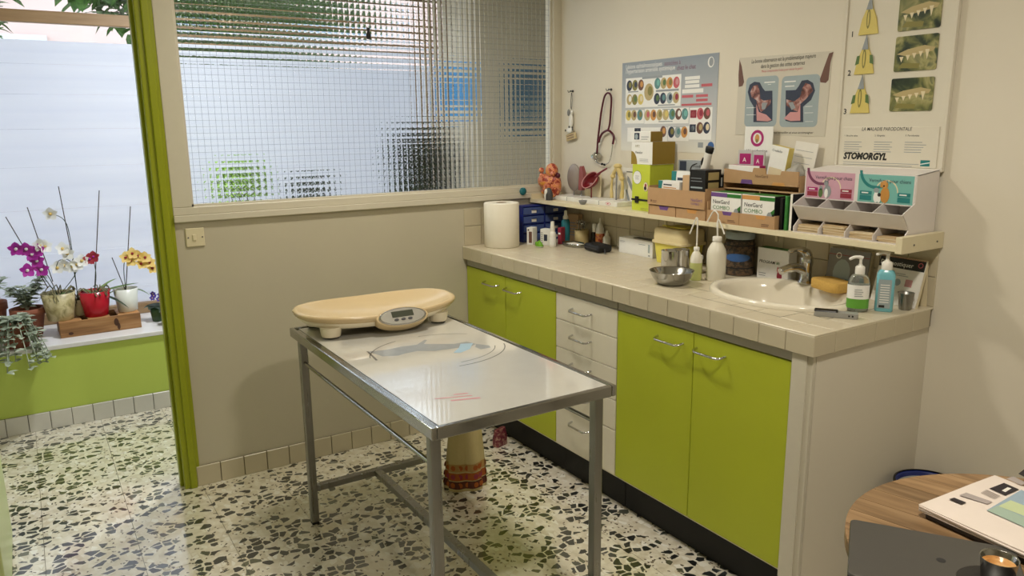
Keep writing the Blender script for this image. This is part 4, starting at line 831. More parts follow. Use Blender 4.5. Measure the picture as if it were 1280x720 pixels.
bg_ = thing('plastic_bag', 'crumpled clear plastic bag in the upper cardboard tray', 'bag', (-.06, -1.555, zr)); random.seed(3)
M_('clear_plastic', (236, 236, 230), .15, trans=.55, bump=.6, scale=50, var=.1)
q = MB(); q.ell((0, 0, .037), (.042, .026, .036), 'clear_plastic', 22, 14); q.v = [(x*(1+.22*math.sin(40*z+9*x*30)), y*(1+.2*math.sin(70*x)), max(0, z*(1+.12*math.sin(60*x+50*y)))) for x, y, z in q.v]; q.build('film', bg_)
cbox('price_card', 'white lined card leaning on the wall beside the tray', 'card', -.03, -1.555, zr, .1, .003, .155, 'white_paper', deco=lambda p, a, b, h: p.lines(a+.008, .03, b-.008, h-.01, 5, YF, 'p_grey', .06)).rotation_euler = (math.radians(-4), math.radians(7), -PI/2)
# pouches between the tray and the dispenser
for k, (m_, lab, dx) in enumerate((('black', 'black pouch standing beside the COMBO cartons', 0), ('p_dgreen', 'green pouch standing beside the COMBO cartons', .012), ('white_paper', 'white pouch with black print beside the dispenser', .022))):
    cbox('pouch', lab, 'pouch', -.185+.004*k, -1.606-.018*k, S, .012, .1, .115+.008*k, m_, side='black' if k == 2 else m_)
# dispenser
ds = thing('paper_dispenser', 'white plastic leaflet dispenser with pink and teal signs', 'dispenser', (-.2, -1.867, S))
wd = .203
prof = [(.185, .0), (.185, .228), (.062, .215), (.062, .128), (.0, .098), (.002, .094), (.04, .046), (.012, .02), (.012, .0)]
M_('disp_white', (226, 220, 216), .35, var=.02)
for a in (-wd, wd-.003): MB().prism(prof, a, a+.003, 'disp_white', 'yz').build('side_panel', ds)
MB().span((-wd+.003, .182, 0), (wd-.003, .185, .226), 'disp_white').build('back_panel', ds)
q = MB(); q.add([(-wd, .062, .215), (wd, .062, .215), (wd, .185, .228), (-wd, .185, .228)], [(0, 1, 2, 3)], 'disp_white'); q.build('top_panel', ds, solid=.002)
sgn = MB().span((-wd+.003, .060, .118), (wd-.003, .063, .216), 'disp_white').build('sign_panel', ds)
tr_ = MB(); tr_.add([(-wd, .002, .096), (wd, .002, .096), (wd, .042, .046), (-wd, .042, .046)], [(0, 1, 2, 3)], 'disp_white'); tr_.build('bin_front', ds, solid=.002); q = MB(); q.add([(-wd, .042, .046), (wd, .042, .046), (wd, .182, .08), (-wd, .182, .08)], [(0, 1, 2, 3)], 'disp_white'); q.build('bin_floor', ds)
for k in range(1, 4):
    u = -wd+2*wd*k/4; MB().prism([(.002, .097), (.062, .125), (.15, .125), (.15, .075), (.042, .048)], u-.001, u+.001, 'disp_white', 'yz').build('bin_divider', ds); MB().prism([(.012, .0), (.012, .02), (.042, .045), (.15, .07), (.15, 0)], u-.001, u+.001, 'disp_white', 'yz').build('tray_divider', ds)
MB().span((-wd+.003, .012, 0), (wd-.003, .18, .002), 'disp_white').build('bottom_panel', ds)
for sgn_x, bgc, ringc, txt_, darkc in ((-1, 'p_rose', 'p_purple', 'Vermifuges pour chats', 'p_wine'), (1, 'p_mint', 'p_darkteal', 'Vermifuges pour chiens', 'p_darkteal')):
    a = -wd+.006 if sgn_x < 0 else .006; b = a+wd-.014; lo, hi = .122, .212; yy = .0594
    p = MB(); p.rect(a, lo, b, hi, yy, bgc); p.arc(a+.06, hi+.012, .048, .058, PI, 1.5*PI, yy-.0004, ringc, 12); p.poly([(a+.06, hi-.036), (a+.085, hi-.036), (a+.085, hi-.042), (a+.06, hi-.046)], yy-.0004, ringc)
    p.text(txt_, .0125, a+.037, hi-.024, yy-.0006, 'p_navy', width=b-a-.047)
    p.arc(a+.1, lo+.035, .036, .04, 0, PI, yy-.0003, 'p_cream', 16)
    for u in (a+.008, b-.05): p.rect(u, lo+.006, u+.042, lo+.022, yy-.0008, darkc); p.rect(u, lo+.024, u+.042, lo+.036, yy-.0008, 'p_magenta' if sgn_x < 0 and u < a+.02 else darkc); p.rect(u+.006, lo+.028, u+.03, lo+.032, yy-.001, 'p_white')
    cx_ = a+.088
    if sgn_x < 0:
        p.disc(cx_, lo+.024, .015, .022, yy-.001, 'p_grey'); p.disc(cx_-.004, lo+.018, .007, .016, yy-.0012, 'p_white'); p.disc(cx_-.006, lo+.052, .009, .009, yy-.001, 'p_grey'); p.poly([(cx_-.014, lo+.054), (cx_-.012, lo+.066), (cx_-.007, lo+.059)], yy-.001, 'p_grey'); p.poly([(cx_-.004, lo+.059), (cx_+.001, lo+.066), (cx_+.002, lo+.054)], yy-.001, 'p_grey'); p.disc(cx_-.026, lo+.018, .009, .016, yy-.001, 'p_green'); p.disc(cx_-.026, lo+.036, .007, .007, yy-.001, 'p_grey')
    else:
        p.disc(cx_+.008, lo+.026, .016, .026, yy-.001, 'p_dog'); p.disc(cx_+.004, lo+.06, .01, .012, yy-.0012, 'p_orange'); p.disc(cx_-.006, lo+.058, .004, .009, yy-.0014, 'p_dog'); p.disc(cx_+.013, lo+.058, .004, .009, yy-.0014, 'p_dog'); p.disc(cx_+.003, lo+.055, .003, .003, yy-.0016, 'p_black'); p.disc(cx_-.022, lo+.018, .009, .018, yy-.001, 'p_white'); p.disc(cx_-.022, lo+.04, .01, .008, yy-.0012, 'p_grey'); p.disc(cx_-.011, lo+.012, .006, .012, yy-.0015, 'p_white'); p.disc(cx_-.011, lo+.026, .006, .006, yy-.0016, 'p_black')
    stuff(p.build('sign_print', sgn))
M_('kraft', (196, 170, 130), .8, var=.12, scale=50); M_('kraft2', (214, 196, 162), .8)
for k in range(4):
    u = -wd+2*wd*(k+.5)/4; n_ = (6, 8, 5, 4)[k]
    pk = thing('paper_bundle', ('bundle of brown papers in the dispenser tray beside the pouches', 'tall bundle of creased brown papers in the second tray', 'bundle of brown papers in the third dispenser tray', 'low bundle of brown papers next to the shelf end board')[k], 'paper', (-.2+.02, -1.867-u, S+.0025), group=None)
    for j in range(n_): MB().box((random.uniform(-.003, .003), .06, .002+.0042*j), (.082, .11+random.uniform(-.004, .004), .0036), 'kraft' if j % 2 else 'kraft2', RZ(random.uniform(-.04, .04))).build('sheet', pk)
# ---------------------------------------------------------------- things on the worktop
ZW = H+.0005
def wth(name, label, cat, x, y, rz=0, group=None): return thing(name, label, cat, (x, y, ZW), -PI/2+rz, group)
pr1 = wth('paper_roll', 'large white paper towel roll standing by the partition', 'paper roll', -.455, -.125)
M_('tissue', (236, 230, 214), .9, bump=.4, scale=90, var=.02); M_('core', (150, 128, 100), .8)
MB().lathe([(.028, .0), (.086, .0), (.089, .004), (.089, .218), (.086, .222), (.028, .222), (.028, .0)], 'tissue', n=48, cap0=False, cap1=False).build('paper', pr1)
MB().lathe([(.0275, .001), (.0275, .2215), (.025, .2215), (.025, .001)], 'core', n=32, cap0=False, cap1=False).build('core', pr1)
M_('blue_plastic', (26, 44, 130), .3); M_('blue_clear', (90, 110, 170), .2, trans=.3)
bo_ = wth('drawer_organiser', 'blue plastic organiser with small translucent drawers', 'organiser', -.165, -.09, PI/2)
sh_ = MB(); sh_.span((-.14, .0, 0), (-.136, .07, .188), 'blue_plastic'); sh_.span((.136, .0, 0), (.14, .07, .188), 'blue_plastic'); sh_.span((-.136, .066, 0), (.136, .07, .188), 'blue_plastic'); sh_.span((-.142, -.004, .184), (.142, .07, .19), 'blue_plastic'); sh_.span((-.003, 0, 0), (.003, .066, .184), 'blue_plastic')
for k in range(4): sh_.span((-.136, .0, .046*k), (.136, .066, .046*k+.004), 'blue_plastic')
sh_.build('case', bo_, bevel=.001)
for k in range(4):
    for s in (-1, 1):
        d_ = MB().span((s*.0695-.064, -.002, .046*k+.006), (s*.0695+.064, .003, .046*k+.042), 'blue_clear').build('drawer', bo_, bevel=.001); MB().box((s*.0695, -.005, .046*k+.034), (.03, .006, .006), 'blue_clear').build('pull', d_)
        MB().box((s*.0695, -.0026, .046*k+.02), (.03, .001, .014), 'white_paper').build('label', d_)
def small_carton(name, label, x, y, w_, d_, h_, m, deco, rz=0): return cbox(name, label, 'box', x, y, ZW, w_, d_, h_, m, rz=rz, deco=deco)
small_carton('medicine_box', 'narrow white carton standing beside the paper roll', -.318, -.175, .034, .05, .088, 'p_white', lambda p, a, b, h: (p.rect(a+.012, .01, b-.004, h-.02, YF, 'p_brown'), p.disc(a+.01, h-.012, .005, .004, YF, 'p_black')), rz=.5)
small_carton('medicine_box', 'white carton with dark spots behind the spray bottle', -.262, -.235, .062, .045, .082, 'p_white', lambda p, a, b, h: (p.rect(a+.022, .022, a+.042, .055, YF, 'p_navy'), p.lines(a+.004, .01, a+.018, .07, 6, YF, 'p_grey', .4)), rz=.4)
small_carton('medicine_box', 'slim red carton standing behind the white spray bottle', -.185, -.25, .02, .04, .085, 'p_wine', lambda p, a, b, h: p.rect(a+.003, .05, b-.003, .06, YF, 'p_white'), rz=.4)
small_carton('medicine_box', 'tall pale carton standing behind the teal bottle', -.062, -.198, .07, .04, .14, 'cardboard_light', lambda p, a, b, h: p.lines(a+.01, .03, b-.01, .11, 5, YF, 'p_grey', .3), rz=.3)
fr = wth('green_frog_toy', 'small green toy in front of the white carton', 'toy', -.318, -.262); M_('frog_green', (110, 170, 40), .4)
q = MB(); q.lathe([(.022, 0), (.026, .006), (.018, .018), (.008, .028), (.002, .034)], 'frog_green', n=16, sx=1.1, sy=.7); q.build('body', fr); MB().ell((-.02, -.004, .014), (.01, .006, .012), 'frog_green').build('limb', fr); MB().lathe([(.02, -.0), (.026, .003), (.024, .006)], 'white_plastic', n=16, sx=1.1, sy=.7).build('base_ring', fr)
def bottle(name, label, x, y, prof, m, cap, capm, lab=None, n=20, cat='bottle', sx=1, sy=1):
    t = wth(name, label, cat, x, y); MB().lathe(prof, m, n=n, sx=sx, sy=sy).build('body', t); MB().lathe(cap, capm, n=16).build('cap', t)
    if lab: z0_, z1_, r_, lm = lab; MB().lathe([(r_, z0_), (r_, z1_)], lm, n=n, sx=sx, sy=sy, cap0=False, cap1=False).build('label', t)
    return t
bottle('spray_bottle', 'white spray bottle with tall cap before the cartons', -.262, -.297, [(.017, 0), (.0185, .004), (.0185, .062), (.015, .074), (.009, .08)], 'white_plastic', [(.011, .078), (.012, .09), (.01, .112), (.009, .128)], 'white_plastic', (.012, .05, .0187, 'p_white'))
M_('teal_liquid', (40, 112, 124), .15, var=.05); M_('amber', (34, 26, 26), .15)
bottle('teal_bottle', 'teal liquid bottle with white dropper cap', -.125, -.222, [(.02, 0), (.023, .004), (.023, .105), (.018, .12), (.011, .126)], 'teal_liquid', [(.014, .12), (.014, .138), (.009, .142), (.007, .166), (.004, .168)], 'white_plastic')
sc_ = wth('tool_cup', 'beige cup holding scissors and tweezers', 'cup', -.068, -.285); MB().lathe([(.033, 0), (.036, .004), (.037, .07), (.034, .07), (.033, .006), (.002, .005)], 'p_tan', n=28, cap1=False).build('cup', sc_)
for k in range(5):
    a = 2*PI*k/5+.3; x_, y_ = .016*math.cos(a), .016*math.sin(a); tt = wth('scissors', 'steel scissors with looped handles standing in the beige cup', 'scissors', -.068+y_, -.285-x_, .5*k, 'scissors in the tool cup'); tt.location.z = ZW+.008
    L_ = .075+.006*k
    MB().tube([(0, 0, 0), (0, 0, L_)], .002, 'steel').build('blade', tt)
    for s in (-1, 1): MB().tube([(s*.008+.0075*math.cos(2*PI*j/12), 0, L_+.009+.009*math.sin(2*PI*j/12)) for j in range(12)], .0018, 'steel', closed=True, n=6).build('handle_loop', tt)
ty = wth('metal_tray', 'shallow oval steel tray behind the black case', 'tray', -.165, -.345); MB().lathe([(.9, 0), (.97, .004), (1.0, .018), (.97, .018), (.93, .006), (.05, .004)], 'steel', n=36, sx=.078, sy=.045, cap1=False).build('dish', ty)
nk = thing('folded_napkin', 'white folded paper lying on the oval steel tray', 'napkin', (-.165, -.35, ZW+.006), -PI/2); MB().box((.01, 0, .005), (.09, .05, .008), 'white_paper').build('paper', nk, bevel=.002)
bottle('black_bottle', 'small black bottle with white cap beside the tool cup', -.032, -.345, [(.015, 0), (.017, .003), (.017, .055), (.01, .065)], 'amber', [(.0125, .062), (.0125, .1), (.01, .104)], 'white_plastic')
bottle('nozzle_bottle', 'white bottle with pointed nozzle and printed label', -.034, -.392, [(.021, 0), (.0225, .003), (.0225, .066), (.021, .07)], 'white_plastic', [(.021, .07), (.02, .084), (.012, .104), (.005, .116), (.003, .138)], 'white_plastic', (.012, .06, .0228, 'organs'))
bottle('drop_bottle', 'small clear-white dropper bottle next to the nozzle bottle', -.03, -.442, [(.019, 0), (.02, .003), (.02, .042), (.012, .052)], 'white_plastic', [(.01, .05), (.01, .062), (.006, .068), (.005, .078)], 'white_plastic')
bc = wth('black_case', 'small black zipped fabric case with wrist strap', 'case', -.17, -.545, math.radians(-8)); M_('black_fabric', (26, 27, 32), .55, bump=.4, scale=200)
q = MB(); q.box((0, 0, .02), (.135, .085, .036), 'black_fabric'); cs_ = q.build('pouch', bc, bevel=.014, seg=4); MB().tube(spline([(.066, -.01, .018), (.09, -.015, .022), (.1, -.02, .01), (.102, -.022, .004)], 4), .004, 'black').build('strap', bc); MB().tube([(-.06, -.0435, .02), (.06, -.0435, .02)], .0015, 'dark_grey').build('zip', bc)
gb_ = cbox('glove_carton', 'white glove carton with black slot on top', 'box', -.1, -.735, ZW, .235, .088, .074, 'p_white', deco=lambda p, a, b, h: (p.lines(a+.008, h-.022, a+.05, h-.012, 2, YF, 'p_grey', .3), p.rect(b-.03, .022, b-.018, .06, YF, 'p_bluegrey'), p.rect(b-.028, .006, b-.016, .012, YF, 'p_grey'), p.lines(a+.14, h-.02, b-.035, h-.014, 1, YF, 'p_grey', .4)))
MB().box((.02, .045, .0748), (.13, .04, .002), 'black').build('slot', gb_)
# sharps container
M_('sharps_yellow', (226, 214, 96), .4); M_('sharps_lid', (222, 206, 160), .4)
sp_ = wth('sharps_container', 'yellow sharps container with cream lid and yellow flap', 'container', -.085, -1.0)
def rr_ring(w_, d_, r, z, n=6):
    pts = []
    for cx_, cy_, a0 in ((w_/2-r, d_/2-r, 0), (-w_/2+r, d_/2-r, PI/2), (-w_/2+r, -d_/2+r, PI), (w_/2-r, -d_/2+r, 1.5*PI)): pts += [(cx_+r*math.cos(a0+PI/2*k/n), cy_+r*math.sin(a0+PI/2*k/n), z) for k in range(n+1)]
    return pts
def loft(rings, m, mb=None, M=None):
    mb = mb or MB(); n = len(rings[0]); vs_ = [p for r in rings for p in r]; fs = [(i*n+k, i*n+(k+1) % n, (i+1)*n+(k+1) % n, (i+1)*n+k) for i in range(len(rings)-1) for k in range(n)]
    mb.add(vs_, fs, m, True, M); mb.add(rings[0], [tuple(range(n))[::-1]], m, False, M); mb.add(rings[-1], [tuple(range(n))], m, False, M); return mb
loft([rr_ring(.17, .115, .02, 0), rr_ring(.19, .13, .02, .09)], 'sharps_yellow').build('body', sp_)
loft([rr_ring(.206, .146, .024, .088), rr_ring(.208, .148, .024, .092), rr_ring(.206, .146, .024, .1)], 'sharps_lid').build('rim', sp_)
loft([rr_ring(.2, .14, .03, .1), rr_ring(.2, .14, .03, .14), rr_ring(.194, .134, .03, .15), rr_ring(.184, .124, .03, .155)], 'sharps_lid').build('lid', sp_)
MB().box((.01, 0, .159), (.11, .07, .006), 'sharps_yellow').build('flap', sp_, bevel=.002); MB().box((-.05, -.03, .162), (.03, .015, .005), 'sharps_yellow').build('tab', sp_)
def steel_cup(label, x, y, r, h): t = wth('steel_canister', label, 'canister', x, y); MB().lathe([(r*.96, 0), (r, .003), (r, h-.003), (r*1.04, h), (r*.96, h), (r*.95, .006), (.002, .004)], 'chrome', n=28, cap1=False).build('wall', t); return t
steel_cup('polished steel canister behind the steel bowl', -.292, -1.16, .034, .098); c2 = steel_cup('polished steel canister with a dark rim beside the sharps container', -.215, -1.145, .036, .092)
wc_ = bottle('sample_pot', 'small white lidded sample pot behind the wash bottle', -.185, -1.212, [(.019, 0), (.02, .003), (.02, .058)], 'p_cream', [(.022, .058), (.022, .07), (.02, .073)], 'white_plastic', cat='pot')
bw = wth('steel_bowl', 'round stainless steel bowl near the sink edge', 'bowl', -.432, -1.318); MB().lathe([(.045, 0), (.058, .008), (.074, .03), (.083, .052), (.085, .054), (.081, .052), (.07, .03), (.052, .011), (.04, .006), (.002, .005)], 'steel', n=40, cap1=False).build('bowl', bw)
# wash bottles
M_('bottle_plastic', (228, 224, 208), .35, var=.02); M_('bottle_liquid', (196, 202, 128), .35, var=.03)
def wash(label, x, y, r, h, tubes, fill):
    t = wth('wash_bottle', label, 'bottle', x, y); pf = [(r*.94, 0), (r, .005), (r, h*.62), (r*.9, h*.74), (r*.62, h*.86), (r*.36, h*.93), (r*.34, h*.95)]
    if fill: MB().lathe(pf[:2]+[(r, h*.55)], 'bottle_liquid', n=28).build('liquid', t); MB().lathe([(r, h*.55+.0005)]+pf[2:], 'bottle_plastic', n=28).build('body', t)
    else: MB().lathe(pf, 'bottle_plastic', n=28).build('body', t)
    MB().lathe([(r*.46, h*.93), (r*.48, h*.94), (r*.48, h*1.03), (r*.4, h*1.04), (r*.15, h*1.05)], 'white_plastic', n=20).build('cap', t)
    for tb2 in tubes: MB().tube(spline(tb2, 5), .0028, 'white_plastic').build('nozzle', t)
wash('small wash bottle half full of green liquid', -.298, -1.312, .0235, .125, [[(0, 0, .12), (0, 0, .2), (-.001, 0, .236), (-.006, 0, .243), (-.012, 0, .235), (-.035, -.004, .178)]], True)
wash('large translucent wash bottle beside the sink', -.238, -1.36, .0375, .165, [[(0, 0, .165), (0, 0, .2), (0, 0, .255)], [(.003, 0, .165), (-.004, 0, .22), (.002, 0, .236), (.01, 0, .228), (.035, 0, .185)], [(0, 0, .255), (-.015, 0, .268), (-.03, 0, .262), (-.055, 0, .222)]], False)
kj = wth('kibble_jar', 'clear jar of brown kibble with blue label', 'jar', -.068, -1.325); kj.scale = (1.15, 1.15, 1.0); M_('jar_plastic', (200, 196, 186), .08, trans=.92, var=0, ior=1.2)
MB().lathe([(.047, .002), (.05, .008), (.05, .122), (.046, .135)], 'kibble', n=28).build('kibble', kj); MB().lathe([(.0505, 0), (.0525, .006), (.0525, .125), (.048, .14), (.044, .146)], 'jar_plastic', n=32, cap0=False, cap1=False).build('wall', kj); MB().lathe([(.048, .146), (.05, .15), (.05, .17), (.047, .174)], 'p_bluegrey', n=28).build('lid', kj)
for z_ in (.03, .12): MB().lathe([(.0528, z_), (.0536, z_+.002), (.0528, z_+.004)], 'black', n=32, cap0=False, cap1=False).build('band', kj)
q = MB(); n = 14; q.add([(.0545*math.sin(-.25+1.7*k/n), -.0545*math.cos(-.25+1.7*k/n), .075+s*.016*math.sqrt(max(0, 1-(2*k/n-1)**2))) for s in (-1, 1) for k in range(n+1)], [(k, k+1, n+2+k, n+1+k) for k in range(n)], 'p_blue'); q.build('label', kj)
def d_red(p, a, b, h):
    p.text('PROGRAM', .012, a+.01, h*.52, YF, 'p_black', bold=.006, shear=.15, width=.075); p.text('80', .011, a+.092, h*.52, YF, 'p_dgreen', bold=.004); p.disc(b-.038, .02, .012, .022, YF, 'p_wine'); p.disc(b-.042, .042, .008, .008, YF*2, 'p_red'); p.poly([(b-.05, .046), (b-.047, .058), (b-.042, .05)], YF*2, 'p_red'); p.poly([(b-.042, .05), (b-.037, .058), (b-.035, .046)], YF*2, 'p_red'); p.lines(a+.01, .012, a+.05, .03, 2, YF, 'p_grey', .3); p.tube
cbox('medicine_carton', 'white carton with red cat drawing behind the tap', 'box', -.066, -1.488, ZW, .146, .05, .122, 'p_white', top='p_dgreen', deco=d_red)
br = wth('bottle_brush', 'small brown brush with wire loop behind the tap', 'brush', -.022, -1.72); MB().ell((0, 0, .03), (.026, .008, .014), 'p_brown', M=TR(0, 0, 0)@RY(-.5)).build('bristles', br); MB().tube([(.03*math.cos(2*PI*k/20), 0, .034+.032*math.sin(2*PI*k/20)) for k in range(20)], .0016, 'dark_grey', closed=True).build('wire_loop', br)
spg = thing('sponge', 'large yellow sponge lying on the sink rim', 'sponge', (-.102, -1.775, H+.0185), -PI/2+math.radians(-18)); M_('sponge_yellow', (204, 166, 92), .95, bump=1, scale=160, var=.12, spec=.1)
loft([rr_ring(.135, .085, .022, 0), rr_ring(.14, .09, .024, .004), rr_ring(.14, .09, .024, .03), rr_ring(.134, .084, .022, .034)], 'sponge_yellow').build('foam', spg)
rc = wth('digital_thermometer', 'grey and black handheld device lying by the sink', 'device', -.372, -1.985, math.radians(32)); M_('device_grey', (150, 150, 146), .35)
loft([rr_ring(.125, .036, .008, 0), rr_ring(.128, .038, .009, .004), rr_ring(.126, .036, .008, .016)], 'device_grey').build('shell', rc); loft([rr_ring(.07, .034, .006, .0165), rr_ring(.068, .03, .006, .02)], 'black', M=TR(-.03, 0, 0)).build('grip', rc)
for u in (.038, .048): MB().box((u, -.0188, .009), (.005, .0012, .005), 'black').build('button', rc)
# pump bottles
def pump(t, z, r, m, dx=1, L=.034):
    MB().lathe([(r, z), (r*1.02, z+.002), (r, z+.022), (r*.75, z+.026), (r*.45, z+.027), (r*.42, z+.032)], m, n=20).build('collar', t); MB().tube([(0, 0, z+.03), (0, 0, z+.05)], r*.32, m).build('stem', t)
    MB().tube(spline([(-.006*dx, 0, z+.051), (.006*dx, 0, z+.054), (.02*dx, 0, z+.053), (L*dx, 0, z+.045)], 4), [.006]*5+[.005]*7+[.003], m).build('spout', t)
p1_ = wth('soap_dispenser', 'clear pump bottle with white and green label', 'bottle', -.25, -1.975, math.radians(40)); M_('clear_bottle', (214, 220, 214), .06, trans=.85, var=0, ior=1.25); M_('label_green', (96, 160, 56), .5)
MB().lathe([(.7, .0), (.98, .003), (1, .008), (1, .09), (.93, .105), (.7, .118), (.42, .124)], 'clear_bottle', n=32, sx=.033, sy=.024).build('body', p1_)
MB().lathe([(1.01, .03), (1.01, .088)], 'p_white', n=32, sx=.033, sy=.024, cap0=False, cap1=False).build('label', p1_); lg = MB().lathe([(1.015, .012), (1.015, .043)], 'label_green', n=32, sx=.033, sy=.024, cap0=False, cap1=False).build('label_band', p1_)
q = MB(); [q.rect(-.014, .052+.007*k, .012-.004*(k % 2), .054+.007*k, -.0252, 'p_grey') for k in range(4)]; stuff(q.build('lettering', p1_)); pump(p1_, .122, .0145, 'white_plastic', -1)
p2_ = wth('disinfectant_dispenser', 'pale blue square pump bottle behind the clear one', 'bottle', -.176, -2.02, math.radians(32)); M_('blue_gel', (120, 188, 200), .2, var=.03)
loft([rr_ring(.05, .04, .009, 0), rr_ring(.054, .044, .01, .004), rr_ring(.054, .044, .01, .118), rr_ring(.046, .036, .014, .13), rr_ring(.03, .03, .0149, .136)], 'blue_gel').build('body', p2_)
q = MB().span((-.02, -.0228, .012), (.018, -.0222, .105), 'p_bluegrey').build('label', p2_); w__ = MB(); [w__.rect(-.014, .03+.008*k, .013, .033+.008*k, -.0232, 'p_white') for k in range(8)]; w__.rect(-.015, .014, .002, .022, -.0232, 'p_black'); stuff(w__.build('lettering', q)); pump(p2_, .135, .0165, 'white_plastic', -1)
cu = wth('steel_beaker', 'small tapered steel beaker beside the blue bottle', 'beaker', -.108, -2.052); MB().lathe([(.0175, 0), (.0185, .003), (.0245, .054), (.0255, .056), (.0235, .054), (.0175, .005), (.002, .004)], 'steel_brushed', n=28, cap1=False).build('wall', cu)
# desk calendars
def easel(name, label, x, y, w_, h_, rz, topm, face, deco, ringm):
    t = wth(name, label, 'calendar', x, y, rz); Mf = RX(math.radians(-15 if x < -.06 else -9)); Mb2 = TR(0, .06 if x < -.06 else .046, 0)@RX(math.radians(6 if x < -.06 else 2))
    MB().box((0, 0, h_/2), (w_, .004, h_), face, Mf).build('front_page', t); 
    for k in range(3): MB().box((0, .0045+.004*k, h_/2-.002*k-.001), (w_, .0025, h_-.004*k), 'p_cream', Mf).build('page', t)
    MB().box((0, 0, h_/2), (w_, .003, h_), 'p_cream', Mb2).build('back_board', t)
    p = MB(); deco(p, -w_/2, w_/2, h_); p.v = [tuple(Mf@Vector(v)) for v in p.v]; stuff(p.build('print', t))
    n = int(w_/.006); r_ = MB()
    for k in range(n):
        c_ = Mf@Vector((-w_/2+.006*(k+.5), .004, h_)); r_.tube([(c_.x, c_.y+.006*math.cos(2*PI*j/8), c_.z+.005*math.sin(2*PI*j/8)) for j in range(8)], .0009, ringm, n=4, closed=True)
    stuff(r_.build('spiral', t)); return t
def d_diag(p, a, b, h):
    y = -.0026; p.rect(a, h-.034, b, h, y, 'p_black'); p.text('Diagnostiquer', .0155, a+.006, h-.026, y*1.2, 'p_white', bold=.004, width=(b-a)*.72); p.arc(b-.016, h-.014, .006, .009, 0, 2*PI, y*1.3, 'p_red', 16)
    p.lines(a+.03, h-.058, b-.04, h-.046, 2, y, 'p_grey', .35); p.rect(a+.03, h-.09, a+.06, h-.066, y, 'p_pink'); p.rect(b-.055, h-.09, b-.03, h-.066, y, 'p_pink'); p.disc((a+b)/2, h-.08, .012, .012, y, 'p_bluegrey')
easel('desk_calendar', 'spiral desk calendar headed Diagnostiquer on the counter end', -.07, -1.985, .165, .155, math.radians(-4), 'p_black', 'white_paper', d_diag, 'p_red')
def d_dog(p, a, b, h): y = -.0026; p.rect(a, h-.022, b, h-.02, y, 'p_wine'); p.arc(a+.04, h-.024, .008, .011, 0, 2*PI, y, 'p_white', 14); p.disc((a+b)/2-.02, h*.45, .034, .05, y, 'p_bluegrey'); p.disc((a+b)/2+.005, h*.22, .016, .016, y*1.2, 'p_darkteal'); p.disc((a+b)/2+.04, h*.22, .016, .016, y*1.2, 'p_darkteal'); p.rect((a+b)/2-.012, h*.1, (a+b)/2+.058, h*.12, y*1.1, 'p_white')
easel('desk_calendar', 'grey spiral desk calendar with animal picture behind the sponge', -.052, -1.79, .16, .155, math.radians(0), 'p_grey', 'mid_grey', d_dog, 'light_grey')
# ---------------------------------------------------------------- bag under the table, bin
bg2 = thing('cloth_bag', 'cream cloth bag with orange circle bands on the floor', 'bag', (-.998, -.672, .001), math.radians(-25)); M_('cloth_cream', (196, 180, 130), .9, bump=.3, scale=120)
def cloth(z0_, z1_, m, off=0, n=40, rows=6):
    vs_ = []; fs = []
    for i in range(rows+1):
        z = z0_+(z1_-z0_)*i/rows
        for k in range(n):
            a = 2*PI*k/n; r = 1+.1*math.sin(5*a+z*6)+.05*math.sin(9*a); vs_.append(((.085-.06*z)*r*math.cos(a)*(1+off), (.05-.03*z)*r*math.sin(a)*(1+off), z))
    fs = [(i*n+k, i*n+(k+1) % n, (i+1)*n+(k+1) % n, (i+1)*n+k) for i in range(rows) for k in range(n)]
    return MB().add(vs_, fs, m, True)
cloth(0, .42, 'cloth_cream').build('fabric', bg2)
M_('band_orange', (170, 92, 40), .9, var=.15); M_('band_brown', (96, 52, 40), .9); M_('band_tan', (176, 140, 84), .9)
for z_, m in ((.012, 'band_brown'), (.05, 'band_orange'), (.09, 'band_tan')):
    b_ = cloth(z_, z_+.034, m, .012, rows=2).build('printed_band', bg2); q = MB(); n = 16; zc_ = z_+.017
    for k in range(n):
        a = 2*PI*k/n+.1; r = 1+.1*math.sin(5*a+zc_*6)+.05*math.sin(9*a); c_ = Vector(((.085-.06*zc_)*r*math.cos(a)*1.03, (.05-.03*zc_)*r*math.sin(a)*1.03, zc_)); tx = Vector((-math.sin(a), .6*math.cos(a), 0)).normalized()
        q.add([c_+tx*.011*math.cos(2*PI*j/10)+Vector((0, 0, .012*math.sin(2*PI*j/10))) for j in range(10)], [tuple(range(10))], {'band_brown': 'band_orange', 'band_orange': 'p_wine', 'band_tan': 'band_orange'}[m])
    stuff(q.build('circle_print', b_))
for s in (-1, 1): MB().tube(spline([(-.03, s*.02, .41), (-.02, s*.025, .5), (.02, s*.025, .5), (.03, s*.02, .41)], 5), .006, 'cloth_cream').build('bag_handle', bg2)
q_ = at(625, 556, 'z', 0); pu = thing('patterned_pouch', 'small dark red patterned pouch on the floor behind the bag', 'pouch', (q_.x, q_.y, .001), .3); make_blotch('pouch_print', [(70, 20, 40), (120, 50, 60), (170, 140, 120)], 60)
loft([rr_ring(.08, .04, .015, 0), rr_ring(.085, .045, .02, .04), rr_ring(.07, .02, .009, .085)], 'pouch_print').build('fabric', pu)
bi = thing('waste_bin', 'blue cylindrical waste bin in the corner beside counter', 'bin', (-.125, -2.2, 0)); M_('bin_blue', (30, 44, 110), .35)
MB().lathe([(.085, 0), (.088, .004), (.1, .395), (.104, .4), (.101, .4), (.096, .395), (.084, .006), (.002, .004)], 'bin_blue', n=36, cap1=False).build('wall', bi); MB().lathe([(.0945, .385), (.083, .02), (.002, .018)], 'light_grey', n=36, cap0=False, cap1=False).build('liner', bi); MB().lathe([(.102, .392), (.106, .396), (.106, .404), (.1, .405)], 'black', n=36, cap0=False, cap1=False).build('rim', bi)
